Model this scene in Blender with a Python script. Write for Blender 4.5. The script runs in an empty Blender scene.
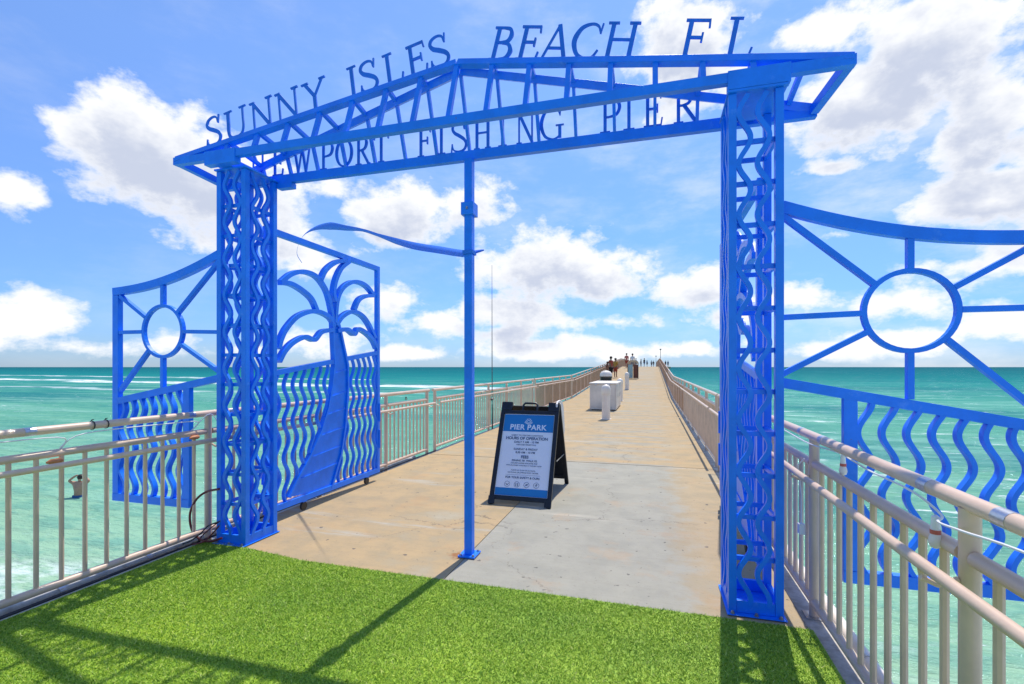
import bpy, bmesh, math, random
import numpy as np
from mathutils import Vector, Matrix
random.seed(7); rng = np.random.default_rng(7)
R = math.radians
S = bpy.context.scene
COL = S.collection
# ------------------------------------------------------------------ camera
F = 488.0; YAW = math.atan(140/488.0)
cam = bpy.data.cameras.new('camera'); cam.sensor_width = 36; cam.lens = F/1024*36
cam.shift_y = 25/1024; cam.clip_start = 0.05; cam.clip_end = 60000
camo = bpy.data.objects.new('camera', cam); COL.objects.link(camo)
camo.location = (0, 0, 1.5); camo.rotation_euler = (R(90), 0, YAW)
S.camera = camo
# ------------------------------------------------------------------ light
SUN_EL, SUN_AZ = R(61.5), R(7.4)        # azimuth clockwise from +Y
EXPOSURE = 0.12
SKY_STRENGTH = 0.11
sd = bpy.data.lights.new('sun', 'SUN'); sd.energy = 4.1; sd.angle = R(0.53); sd.color = (1, .94, .84)
so = bpy.data.objects.new('sun', sd); COL.objects.link(so)
to_sun = Vector((math.sin(SUN_AZ)*math.cos(SUN_EL), math.cos(SUN_AZ)*math.cos(SUN_EL), math.sin(SUN_EL)))
so.rotation_euler = to_sun.to_track_quat('Z', 'Y').to_euler(); so.location = (5, 20, 40)
S.view_settings.view_transform = 'Standard'; S.view_settings.look = 'None'
S.view_settings.gamma = 1; S.view_settings.use_curve_mapping = False
S.view_settings.exposure = EXPOSURE
S.render.engine = 'CYCLES'
S.cycles.sample_clamp_indirect = 6; S.cycles.max_bounces = 8

W = bpy.data.worlds.new('World'); S.world = W; W.use_nodes = True
W.cycles.sampling_method = 'MANUAL'; W.cycles.sample_map_resolution = 256
nt = W.node_tree; nt.nodes.clear()
def N(t, kind, **kw):
    n = t.nodes.new(kind)
    for k, v in kw.items():
        if k == 'ins':
            for i, x in v.items():
                n.inputs[i].default_value = x
        else: setattr(n, k, v)
    return n
def M(t, op, a, b=None, c=None, clamp=False):
    n = t.nodes.new('ShaderNodeMath'); n.operation = op; n.use_clamp = clamp
    for i, x in enumerate((a, b, c)):
        if x is None: continue
        if isinstance(x, (int, float)): n.inputs[i].default_value = x
        else: t.links.new(x, n.inputs[i])
    return n.outputs[0]
def azel(px, py):
    # direction of a sky spot: azimuth / elevation in radians
    r = (px-512)/F; u = (367-py)/F
    az = math.atan(r) - YAW; el = math.atan2(u, math.hypot(1, r))
    return az, el
# cloud bodies: (azimuth, elevation, half width, half height, density)
def cl(px, py, rx, ry, k=1.0):
    a, e = azel(px, py); r = (px-512)/F; h = math.hypot(1, r)
    return (a, e, rx/F/(h*h), ry/F/h, k)
CL = [cl(160,160,88,56,1.3), cl(215,190,80,48,1.2), cl(110,195,50,22,.6), cl(250,215,50,28,.7), cl(10,188,42,22,.9), cl(185,125,40,26,.9),
      cl(25,315,75,26,.9), cl(90,348,75,14,.8), cl(-60,330,80,50,.8), cl(165,345,60,22,.6),
      cl(320,262,60,26,.8), cl(330,185,34,22,.6), cl(405,212,58,32,.95), cl(470,205,48,24,.95), cl(385,300,50,20,.9), cl(410,354,48,10,.8), cl(320,340,60,20,.7),
      cl(540,262,72,38,1.1), cl(605,278,62,28,.95), cl(500,312,55,22,.9), cl(530,350,70,12,.9), cl(620,322,70,12,.7), cl(690,290,50,24,.9), cl(650,352,90,14,.8), cl(590,235,34,18,.7),
      cl(690,45,62,50,1.0), cl(655,95,40,35,.7), cl(735,85,42,30,.8),
      cl(935,45,105,55,1.0), cl(880,100,95,42,1.1), cl(1000,110,80,60,1.0), cl(985,200,95,34,1.0), cl(1060,190,80,50,.9), cl(828,167,42,10,.85), cl(820,30,60,26,.7),
      cl(780,300,60,22,.7), cl(900,300,85,32,.8), cl(1000,320,75,28,.9), cl(850,350,100,14,.8), cl(960,265,80,16,.7), cl(1100,340,120,30,.8), cl(230,350,70,14,.6), cl(745,345,60,16,.7), cl(575,345,60,14,.7), cl(440,325,50,16,.7), cl(505,335,45,18,.8), cl(720,318,50,18,.8), cl(1010,255,60,26,.8), cl(690,350,50,12,.9), cl(840,235,50,12,.5), cl(900,340,90,16,.8)]
def body_field(t, vec, bodies):
    acc = None
    for (a, e, rx, ry, k) in bodies:
        v = N(t, 'ShaderNodeVectorMath', operation='MULTIPLY_ADD'); v.inputs[1].default_value = (1/rx, 1/ry, 0); v.inputs[2].default_value = (-a/rx, -e/ry, 0)
        t.links.new(vec, v.inputs[0]); l = N(t, 'ShaderNodeVectorMath', operation='LENGTH'); t.links.new(v.outputs[0], l.inputs[0])
        b = M(t, 'MULTIPLY_ADD', l.outputs['Value'], -.62*k, 1.02*k)
        acc = M(t, 'MAXIMUM', 0.0 if acc is None else acc, b) if acc is not None else M(t, 'MAXIMUM', b, 0.0)
    return acc
tc = N(nt, 'ShaderNodeTexCoord'); sp = N(nt, 'ShaderNodeSeparateXYZ'); nt.links.new(tc.outputs['Generated'], sp.inputs[0])
az = M(nt, 'ARCTAN2', sp.outputs[0], sp.outputs[1]); el = M(nt, 'ARCSINE', sp.outputs[2])
cv = N(nt, 'ShaderNodeCombineXYZ'); nt.links.new(az, cv.inputs[0]); nt.links.new(el, cv.inputs[1])
def shifted(dx, dy):
    ad = N(nt, 'ShaderNodeVectorMath', operation='ADD'); ad.inputs[1].default_value = (dx, dy, 0)
    nt.links.new(cv.outputs[0], ad.inputs[0]); return ad.outputs[0]
def fluff(vec, det=7.0):
    mp = N(nt, 'ShaderNodeVectorMath', operation='MULTIPLY'); mp.inputs[1].default_value = (1, 1.45, 1); nt.links.new(vec, mp.inputs[0])
    w1 = N(nt, 'ShaderNodeTexNoise', ins={'Scale': 12.0, 'Detail': det, 'Roughness': .61}); nt.links.new(mp.outputs[0], w1.inputs['Vector'])
    w2 = N(nt, 'ShaderNodeTexNoise', ins={'Scale': 4.2, 'Detail': 2.0, 'Roughness': .5}); nt.links.new(mp.outputs[0], w2.inputs['Vector'])
    return M(nt, 'ADD', M(nt, 'MULTIPLY_ADD', w1.outputs['Fac'], 1.36, -0.68), M(nt, 'MULTIPLY_ADD', w2.outputs['Fac'], .9, -0.45))
D0 = M(nt, 'ADD', body_field(nt, cv.outputs[0], CL), fluff(cv.outputs[0]))
up = shifted(0.01, 0.045)
D1 = M(nt, 'ADD', body_field(nt, up, [c for c in CL if c[3]*c[2] > .0035 and c[4] >= .9]), fluff(up, 4.0))
def smooth(t, x, lo, hi):
    n = t.nodes.new('ShaderNodeMapRange'); n.interpolation_type = 'SMOOTHSTEP'
    n.inputs['From Min'].default_value = lo; n.inputs['From Max'].default_value = hi
    t.links.new(x, n.inputs['Value']); return n.outputs['Result']
alpha = smooth(nt, D0, 0.31, 0.66)
alpha = M(nt, 'MULTIPLY', alpha, smooth(nt, el, -0.01, 0.02))
thick = M(nt, 'MULTIPLY', smooth(nt, D1, 0.22, 0.95), smooth(nt, D0, .40, .85))
vn = N(nt, 'ShaderNodeTexNoise', ins={'Scale': 3.6, 'Detail': 6.0, 'Roughness': .62}); vm_ = N(nt, 'ShaderNodeVectorMath', operation='MULTIPLY'); vm_.inputs[1].default_value = (1, 2.4, 1); nt.links.new(cv.outputs[0], vm_.inputs[0]); nt.links.new(vm_.outputs[0], vn.inputs['Vector'])
veil = M(nt, 'MULTIPLY', smooth(nt, vn.outputs['Fac'], .42, .72), .50)
veil = M(nt, 'MULTIPLY', veil, M(nt, 'MULTIPLY_ADD', smooth(nt, az, -.75, .5), .75, .25))
alpha = M(nt, 'MAXIMUM', alpha, M(nt, 'ADD', veil, 0.05))
sky = N(nt, 'ShaderNodeTexSky', sky_type='NISHITA'); sky.sun_disc = False; sky.sun_elevation = SUN_EL; sky.sun_rotation = SUN_AZ
sky.air_density = 1.0; sky.dust_density = 0.15; sky.ozone_density = 2.5; sky.altitude = 0
tint = N(nt, 'ShaderNodeMix', data_type='RGBA', blend_type='MULTIPLY'); tint.inputs[0].default_value = 1
nt.links.new(sky.outputs[0], tint.inputs[6]); 
hz = N(nt, 'ShaderNodeValToRGB'); nt.links.new(M(nt, 'MULTIPLY', el, 1.2, clamp=True), hz.inputs[0]); he = hz.color_ramp.elements
he[0].position = 0; he[0].color = (.41, .47, .66, 1); he[1].position = 1; he[1].color = (1, 1, 1, 1)
for pos, c in ((.12, (.46, .57, .76)), (.32, (.64, .73, .88)), (.6, (.88, .92, 1.0))):
    k = he.new(pos); k.color = (*c, 1)
hx = N(nt, 'ShaderNodeMix', data_type='RGBA', blend_type='MULTIPLY'); hx.inputs[0].default_value = 1; nt.links.new(hz.outputs[0], hx.inputs[6]); hx.inputs[7].default_value = (1.10, 1.42, 1.78, 1)
nt.links.new(hx.outputs[2], tint.inputs[7])
cc = N(nt, 'ShaderNodeMix', data_type='RGBA'); nt.links.new(thick, cc.inputs[0])
cc.inputs[6].default_value = (8.7, 8.8, 9.0, 1); cc.inputs[7].default_value = (5.1, 5.6, 6.9, 1)
fm = N(nt, 'ShaderNodeMix', data_type='RGBA'); nt.links.new(alpha, fm.inputs[0]); nt.links.new(tint.outputs[2], fm.inputs[6]); nt.links.new(cc.outputs[2], fm.inputs[7])
bg = N(nt, 'ShaderNodeBackground', ins={'Strength': SKY_STRENGTH}); nt.links.new(fm.outputs[2], bg.inputs[0])
wo = N(nt, 'ShaderNodeOutputWorld'); nt.links.new(bg.outputs[0], wo.inputs[0])

# ------------------------------------------------------------------ materials
def mat(name, col, rough=.5, metal=0, var=.0, vscale=8, bump=0, bscale=60, col2=None, spec=.5, coat=0, trans=0, alpha=None):
    m = bpy.data.materials.new(name); m.use_nodes = True; t = m.node_tree; b = t.nodes['Principled BSDF']
    b.inputs['Base Color'].default_value = (*col, 1); b.inputs['Roughness'].default_value = rough; b.inputs['Metallic'].default_value = metal
    b.inputs['Specular IOR Level'].default_value = spec; b.inputs['Coat Weight'].default_value = coat
    if alpha is not None: b.inputs['Alpha'].default_value = alpha
    geo = N(t, 'ShaderNodeNewGeometry')
    if var or col2:
        n = N(t, 'ShaderNodeTexNoise', ins={'Scale': vscale, 'Detail': 6.0, 'Roughness': .65}); t.links.new(geo.outputs['Position'], n.inputs['Vector'])
        x = N(t, 'ShaderNodeMix', data_type='RGBA'); c2 = col2 or tuple(c*(1-var) for c in col)
        t.links.new(smooth(t, n.outputs['Fac'], .35, .68), x.inputs[0])
        x.inputs[6].default_value = (*col, 1); x.inputs[7].default_value = (*c2, 1); t.links.new(x.outputs[2], b.inputs['Base Color'])
        t.links.new(M(t, 'MULTIPLY_ADD', n.outputs['Fac'], .25, rough-.12), b.inputs['Roughness'])
    if bump:
        n = N(t, 'ShaderNodeTexNoise', ins={'Scale': bscale, 'Detail': 4.0}); t.links.new(geo.outputs['Position'], n.inputs['Vector'])
        bp = N(t, 'ShaderNodeBump', ins={'Strength': 1.0, 'Distance': bump}); t.links.new(n.outputs['Fac'], bp.inputs['Height']); t.links.new(bp.outputs[0], b.inputs['Normal'])
    return m
BLUE = mat('blue_gloss_paint', (.005, .222, 1.0), .36, var=.16, vscale=5, bump=.0008, bscale=30, spec=.45)
t = BLUE.node_tree; bb_ = t.nodes['Principled BSDF']; gq = N(t, 'ShaderNodeNewGeometry'); nq = N(t, 'ShaderNodeTexNoise', ins={'Scale': 23.0, 'Detail': 5.0, 'Roughness': .7}); t.links.new(gq.outputs['Position'], nq.inputs['Vector'])
src_ = bb_.inputs['Base Color'].links[0].from_socket; xq = N(t, 'ShaderNodeMix', data_type='RGBA'); t.links.new(M(t, 'MULTIPLY', smooth(t, nq.outputs['Fac'], .70, .735), .8), xq.inputs[0]); t.links.new(src_, xq.inputs[6]); xq.inputs[7].default_value = (.16, .07, .04, 1)
nr = N(t, 'ShaderNodeTexNoise', ins={'Scale': 9.0, 'Detail': 6.0, 'Roughness': .7}); t.links.new(gq.outputs['Position'], nr.inputs['Vector']); xr_ = N(t, 'ShaderNodeMix', data_type='RGBA'); t.links.new(M(t, 'MULTIPLY', smooth(t, nr.outputs['Fac'], .58, .74), .35), xr_.inputs[0]); t.links.new(xq.outputs[2], xr_.inputs[6]); xr_.inputs[7].default_value = (.16, .40, 1, 1); t.links.new(xr_.outputs[2], bb_.inputs['Base Color'])
BLUE2 = mat('blue_letter_paint', (.008, .17, .78), .42, var=.2, vscale=9)
BOLT = mat('galvanised_bolt', (.42, .43, .42), .4, .8, var=.3, vscale=60)
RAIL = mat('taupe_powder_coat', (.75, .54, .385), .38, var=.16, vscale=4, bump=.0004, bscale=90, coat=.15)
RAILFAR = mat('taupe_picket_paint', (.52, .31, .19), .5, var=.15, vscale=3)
STEEL = mat('stainless_sleeve', (.62, .62, .62), .3, .9, var=.2, vscale=40)
CONDUIT = mat('grey_conduit', (.50, .50, .48), .6, var=.4, vscale=9)
WHITE = mat('white_plastic', (.88, .79, .68), .45, var=.12, vscale=6)
CABW = mat('white_cable', (.8, .8, .8), .5)
CABR = mat('dark_red_cable', (.13, .02, .025), .5)
CABK = mat('black_cable', (.02, .02, .025), .5)
ORANGE = mat('faded_orange_socket', (.62, .23, .09), .5, var=.2, vscale=50)
PINKB = mat('red_bulb_collar', (.55, .12, .08), .5)
BLACKP = mat('black_moulded_plastic', (.012, .014, .018), .38, var=.4, vscale=25)
NAVY = mat('poster_blue', (.012, .22, .52), .35, var=.05, vscale=3)
PAPER = mat('poster_pale_blue', (.93, .92, .92), .4, var=.04, vscale=4)
INK = mat('poster_ink', (.09, .13, .22), .5)
INKW = mat('poster_white', (.85, .87, .9), .5)
BOX = mat('white_painted_steel', (.82, .75, .65), .5, var=.18, vscale=2.5, bump=.001, bscale=20)
CREAM = mat('cream_hood', (.60, .45, .27), .5, var=.2)
BROWNP = mat('brown_panel', (.18, .06, .03), .6, var=.3)
TEAL = mat('pale_teal_panel', (.35, .52, .52), .5, var=.2)
SKIN = mat('skin', (.50, .27, .17), .5, var=.15, vscale=20); SKIN2 = mat('tanned_skin', (.27, .13, .08), .5, var=.15, vscale=20)
HAIR = mat('dark_hair', (.025, .015, .01), .6)
BLKC = mat('black_cloth', (.015, .016, .02), .9); REDC = mat('brick_red_cloth', (.38, .07, .04), .9, var=.2); PINKC = mat('salmon_cloth', (.55, .17, .13), .9, var=.2)
WHC = mat('white_cloth', (.7, .7, .7), .9, var=.1); YELC = mat('mustard_cloth', (.5, .27, .05), .9, var=.2); GRC = mat('grey_cloth', (.22, .24, .27), .9, var=.2); BLC = mat('blue_cloth', (.03, .10, .26), .9)
POLE = mat('dark_grey_pole', (.10, .11, .12), .4, .4)
TAPE = mat('blue_plastic_tape', (.01, .20, .85), .6, var=.2, vscale=25, alpha=.93)

def concrete():
    m = bpy.data.materials.new('worn_concrete'); m.use_nodes = True; t = m.node_tree; b = t.nodes['Principled BSDF']
    geo = N(t, 'ShaderNodeNewGeometry'); p = geo.outputs['Position']; s = N(t, 'ShaderNodeSeparateXYZ'); t.links.new(p, s.inputs[0])
    def noise(sc, det=6, ro=.6, vec=p):
        n = N(t, 'ShaderNodeTexNoise', ins={'Scale': sc, 'Detail': float(det), 'Roughness': ro}); t.links.new(vec, n.inputs['Vector']); return n.outputs['Fac']
    def scaled(v):
        q = N(t, 'ShaderNodeVectorMath', operation='MULTIPLY'); q.inputs[1].default_value = v; t.links.new(p, q.inputs[0]); return q.outputs[0]
    def mix(f, a, bb, mode='MIX'):
        n = N(t, 'ShaderNodeMix', data_type='RGBA', blend_type=mode)
        if isinstance(f, float): n.inputs[0].default_value = f
        else: t.links.new(f, n.inputs[0])
        for i, x in ((6, a), (7, bb)):
            if isinstance(x, tuple): n.inputs[i].default_value = (*x, 1)
            else: t.links.new(x, n.inputs[i])
        return n.outputs[2]
    big = noise(.8, 5, .6); mid = noise(3.2, 6, .65); fine = noise(38, 4, .7); streak = noise(1.0, 6, .62, scaled((.45, 3.2, 1)))
    tan = mix(smooth(t, mid, .35, .7), (.475, .34, .18), (.375, .29, .17)); tan = mix(smooth(t, big, .55, .72), tan, (.43, .37, .255))
    grey = mix(smooth(t, mid, .35, .7), (.37, .35, .28), (.315, .302, .245))
    # right-hand slab by the gate was recast in grey; further out the two tones mix in streaks across the deck
    near_right = M(t, 'MULTIPLY', smooth(t, s.outputs[0], -1.418, -1.412), M(t, 'SUBTRACT', 1.0, smooth(t, s.outputs[1], 7.70, 7.72)))
    wob = M(t, 'ADD', s.outputs[0], M(t, 'MULTIPLY_ADD', mid, .9, -.45))
    edge_tan = smooth(t, wob, .12, .42)
    gfar = M(t, 'MULTIPLY', smooth(t, streak, .42, .62), smooth(t, wob, -1.7, -.9)); gfar = M(t, 'MULTIPLY', gfar, .85)
    left = M(t, 'MULTIPLY', smooth(t, streak, .56, .70), .6)
    gm = M(t, 'MAXIMUM', M(t, 'MAXIMUM', near_right, M(t, 'MULTIPLY', gfar, smooth(t, s.outputs[1], 7.70, 7.72))), left)
    gm = M(t, 'MULTIPLY', gm, M(t, 'MULTIPLY_ADD', edge_tan, -.8, 1.0))
    c = mix(gm, tan, grey)
    c = mix(smooth(t, streak, .60, .75), c, (.50, .455, .36))
    c = mix(M(t, 'MULTIPLY', smooth(t, fine, .30, .42), 1.0), mix(.35, c, (.16, .13, .10)), c)
    sc = noise(1.0, 3, .6, scaled((.25, 22, 1))); c = mix(M(t, 'MULTIPLY', smooth(t, sc, .50, .66), M(t, 'MULTIPLY_ADD', smooth(t, s.outputs[1], 7.7, 12.0), .25, .10)), c, mix(.6, c, (.17, .14, .10)))
    st2 = noise(1.7, 7, .7); c = mix(M(t, 'MULTIPLY', smooth(t, st2, .54, .66), .45), c, mix(.5, c, (.50, .27, .11)))
    vq = N(t, 'ShaderNodeTexVoronoi', feature='DISTANCE_TO_EDGE', ins={'Scale': .33}); wv = N(t, 'ShaderNodeTexNoise', ins={'Scale': 2.2, 'Detail': 6.0, 'Roughness': .7}); t.links.new(p, wv.inputs['Vector'])
    va = N(t, 'ShaderNodeVectorMath', operation='MULTIPLY_ADD'); t.links.new(wv.outputs['Color'], va.inputs[0]); va.inputs[1].default_value = (.55, .55, 0); t.links.new(p, va.inputs[2]); t.links.new(va.outputs[0], vq.inputs['Vector'])
    crk = M(t, 'MULTIPLY', M(t, 'SUBTRACT', 1.0, smooth(t, vq.outputs['Distance'], .0006, .0022)), smooth(t, big, .46, .56)); c = mix(M(t, 'MULTIPLY', crk, .6), c, (.12, .10, .08))
    dots = noise(15, 2, .4); c = mix(M(t, 'MULTIPLY', smooth(t, dots, .715, .73), .75), c, (.10, .09, .08))
    # rust bleeding out from under the centre post
    dxr = M(t, 'ADD', s.outputs[0], 1.49); dyr = M(t, 'ADD', s.outputs[1], -3.62)
    rd = M(t, 'SQRT', M(t, 'ADD', M(t, 'MULTIPLY', dxr, dxr), M(t, 'MULTIPLY', dyr, dyr))); rd = M(t, 'MULTIPLY_ADD', noise(16), .16, M(t, 'SUBTRACT', rd, .08))
    c = mix(M(t, 'MULTIPLY', M(t, 'SUBTRACT', 1.0, smooth(t, rd, .03, .09)), .75), c, (.30, .10, .02))
    t.links.new(c, b.inputs['Base Color']); b.inputs['Roughness'].default_value = .85; b.inputs['Specular IOR Level'].default_value = .3
    bp = N(t, 'ShaderNodeBump', ins={'Strength': .6, 'Distance': .004}); t.links.new(M(t, 'ADD', fine, M(t, 'MULTIPLY', noise(120, 3, .6), .5)), bp.inputs['Height']); t.links.new(bp.outputs[0], b.inputs['Normal'])
    return m
CONC = concrete()
CURB = mat('weathered_curb', (.58, .54, .47), .85, col2=(.38, .34, .28), vscale=12, bump=.003, bscale=50)
GAP = mat('dark_gap', (.16, .14, .12), .9, var=.3)

def water():
    m = bpy.data.materials.new('sea_water'); m.use_nodes = True; t = m.node_tree; b = t.nodes['Principled BSDF']
    geo = N(t, 'ShaderNodeNewGeometry'); p = geo.outputs['Position']; s = N(t, 'ShaderNodeSeparateXYZ'); t.links.new(p, s.inputs[0])
    def noise(sc, det, ro, v=(1, 1, 1), off=0.0):
        q = N(t, 'ShaderNodeVectorMath', operation='MULTIPLY_ADD'); q.inputs[1].default_value = v; q.inputs[2].default_value = (off, off, 0); t.links.new(p, q.inputs[0])
        n = N(t, 'ShaderNodeTexNoise', ins={'Scale': sc, 'Detail': float(det), 'Roughness': ro}); t.links.new(q.outputs[0], n.inputs['Vector']); return n.outputs['Fac']
    X, Y = s.outputs[0], s.outputs[1]
    big = noise(.02, 5, .6, (.6, 2.2, 1)); med = noise(.16, 6, .62, (.28, 1.7, 1)); sm = noise(.9, 6, .65, (.6, 1.3, 1)); fin = noise(4.0, 5, .65, (.7, 1.2, 1))
    dist = M(t, 'ADD', Y, M(t, 'MULTIPLY_ADD', big, 120.0, -60.0))
    rp = N(t, 'ShaderNodeValToRGB'); t.links.new(M(t, 'DIVIDE', M(t, 'LOGARITHM', M(t, 'MAXIMUM', Y, 3.0), 10.0), 4.0), rp.inputs[0])
    e = rp.color_ramp.elements
    e[0].position = .15; e[0].color = (.40, .54, .36, 1); e[1].position = 1; e[1].color = (.0, .062, .105, 1)
    for pos, c in ((.28, (.23, .44, .29)), (.38, (.13, .36, .25)), (.47, (.06, .295, .225)), (.56, (.008, .215, .205)), (.66, (.0, .13, .15)), (.78, (.0, .085, .115))):
        k = e.new(pos); k.color = (*c, 1)
    def mix(f, a, bb):
        n = N(t, 'ShaderNodeMix', data_type='RGBA'); t.links.new(f, n.inputs[0])
        for i, x in ((6, a), (7, bb)):
            if isinstance(x, tuple): n.inputs[i].default_value = (*x, 1)
            else: t.links.new(x, n.inputs[i])
        return n.outputs[2]
    c = mix(M(t, 'MULTIPLY', smooth(t, big, .47, .60), .75), rp.outputs[0], (.01, .16, .18))
    nearf = M(t, 'SUBTRACT', 1.0, M(t, 'MULTIPLY', smooth(t, Y, 40., 260.), .92))
    c = mix(M(t, 'MULTIPLY', M(t, 'MULTIPLY', smooth(t, med, .47, .66), .6), nearf), c, (.24, .48, .38)); c = mix(M(t, 'MULTIPLY', smooth(t, sm, .46, .60), .34), c, (.02, .22, .20)); c = mix(M(t, 'MULTIPLY', M(t, 'MULTIPLY', smooth(t, fin, .55, .7), .30), nearf), c, (.34, .56, .47))
    # breaking swell running parallel to the shore
    def band(y0, wdt, x0, x1, k):
        yy = M(t, 'ADD', Y, M(t, 'MULTIPLY_ADD', noise(.02, 4, .6, (1, .3, 1), y0), 44.0, -22.0 - y0)); yy = M(t, 'ADD', yy, M(t, 'MULTIPLY', X, .11))
        inb = M(t, 'SUBTRACT', 1.0, smooth(t, M(t, 'ABSOLUTE', yy), wdt*.35, wdt))
        xs = M(t, 'MULTIPLY', smooth(t, X, x0, x0+25), M(t, 'SUBTRACT', 1.0, smooth(t, X, x1-15, x1)))
        return M(t, 'MULTIPLY', M(t, 'MULTIPLY', inb, xs), k)
    patch = smooth(t, noise(.35, 6, .7, (.35, 1.2, 1), 9), .40, .55)
    fb = M(t, 'MAXIMUM', M(t, 'MAXIMUM', band(102., 9., -400., -18., 1.), band(150., 6., -420., -95., .9)), M(t, 'MAXIMUM', band(72., 3., -90., -35., .7), band(64., 3., -200., -75., .6)))
    foam_and_glints = M(t, 'MULTIPLY', fb, patch)
    # thin swash and suds near the beach
    near = M(t, 'SUBTRACT', 1.0, smooth(t, M(t, 'ADD', Y, M(t, 'MULTIPLY_ADD', med, 14.0, -7.0)), 3.5, 9.5)); near = M(t, 'MULTIPLY', near, smooth(t, noise(1.3, 7, .72, (.6, 1.4, 1), 3), .44, .60))
    near = M(t, 'MULTIPLY', near, .85)
    foam_glint_fleck = M(t, 'MULTIPLY', smooth(t, M(t, 'ADD', noise(.55, 8, .74, (.35, 1.6, 1), 5), M(t, 'MULTIPLY', smooth(t, X, 0., 8.), .045)), .645, .69), M(t, 'MULTIPLY_ADD', nearf, .45, .35))  # sparse foam flecks, thickened right of the pier as painted sun glints
    lace = M(t, 'MULTIPLY', smooth(t, sm, .56, .66), M(t, 'MULTIPLY', smooth(t, noise(.07, 4, .6, (.5, 1.4, 1), 21), .52, .62), M(t, 'MULTIPLY', nearf, .4)))
    foam_and_glints = M(t, 'MAXIMUM', M(t, 'MAXIMUM', foam_and_glints, near), M(t, 'MAXIMUM', foam_glint_fleck, lace), clamp=True)
    c = mix(foam_and_glints, c, (.82, .86, .86))
    h = M(t, 'ADD', M(t, 'MULTIPLY', med, 1.6), M(t, 'ADD', M(t, 'MULTIPLY', sm, .55), M(t, 'MULTIPLY', fin, .13)))
    bp = N(t, 'ShaderNodeBump', ins={'Strength': 1.0, 'Distance': .62}); t.links.new(h, bp.inputs['Height'])
    t.nodes.remove(b); df = N(t, 'ShaderNodeBsdfDiffuse'); gl = N(t, 'ShaderNodeBsdfGlossy'); gl.inputs['Roughness'].default_value = .12; gl.inputs['Color'].default_value = (.6, .85, 1, 1)
    fr = N(t, 'ShaderNodeFresnel'); fr.inputs['IOR'].default_value = 1.33
    for q in (gl, fr): t.links.new(bp.outputs[0], q.inputs['Normal'])
    b2 = N(t, 'ShaderNodeBump', ins={'Strength': 1.0, 'Distance': .36}); t.links.new(h, b2.inputs['Height']); t.links.new(b2.outputs[0], df.inputs['Normal'])
    t.links.new(c, df.inputs['Color']); fac = M(t, 'MULTIPLY', M(t, 'MINIMUM', fr.outputs[0], .038), M(t, 'MULTIPLY_ADD', foam_and_glints, -.85, 1.0))
    mx = N(t, 'ShaderNodeMixShader'); t.links.new(fac, mx.inputs[0]); t.links.new(df.outputs[0], mx.inputs[1]); t.links.new(gl.outputs[0], mx.inputs[2])
    t.links.new(mx.outputs[0], [q for q in t.nodes if q.bl_idname == 'ShaderNodeOutputMaterial'][0].inputs[0])
    return m
SEA = water()

def turf(name, bright):
    m = bpy.data.materials.new(name); m.use_nodes = True; t = m.node_tree; b = t.nodes['Principled BSDF']
    geo = N(t, 'ShaderNodeNewGeometry'); n = N(t, 'ShaderNodeTexWhiteNoise'); 
    if bright: 
        at = N(t, 'ShaderNodeAttribute', attribute_name='tone'); f = at.outputs['Fac']
    else:
        q = N(t, 'ShaderNodeTexNoise', ins={'Scale': 220.0, 'Detail': 2.0}); t.links.new(geo.outputs['Position'], q.inputs['Vector']); f = q.outputs['Fac']
    rp = N(t, 'ShaderNodeValToRGB'); t.links.new(f, rp.inputs[0]); e = rp.color_ramp.elements
    e[0].position = 0; e[0].color = (.06, .20, .012, 1); e[1].position = 1; e[1].color = (.85, .86, .34, 1)
    for pos, c in ((.3, (.17, .34, .02)), (.6, (.38, .56, .035)), (.82, (.60, .70, .10))):
        k = e.new(pos); k.color = (*c, 1)
    big = N(t, 'ShaderNodeTexNoise', ins={'Scale': 1.6, 'Detail': 3.0}); t.links.new(geo.outputs['Position'], big.inputs['Vector'])
    x = N(t, 'ShaderNodeMix', data_type='RGBA', blend_type='MULTIPLY'); x.inputs[0].default_value = 1; t.links.new(rp.outputs[0], x.inputs[6])
    r2 = N(t, 'ShaderNodeValToRGB'); t.links.new(big.outputs['Fac'], r2.inputs[0]); r2.color_ramp.elements[0].position = .3; r2.color_ramp.elements[0].color = (.70, .78, .74, 1); r2.color_ramp.elements[1].position = .7; r2.color_ramp.elements[1].color = (1.1, 1.05, 1, 1)
    t.links.new(r2.outputs[0], x.inputs[7]); t.links.new(x.outputs[2], b.inputs['Base Color'])
    b.inputs['Roughness'].default_value = .55; b.inputs['Specular IOR Level'].default_value = .35
    return m
TURFB = turf('turf_backing', False); TURF = turf('turf_fibre', True)

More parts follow.
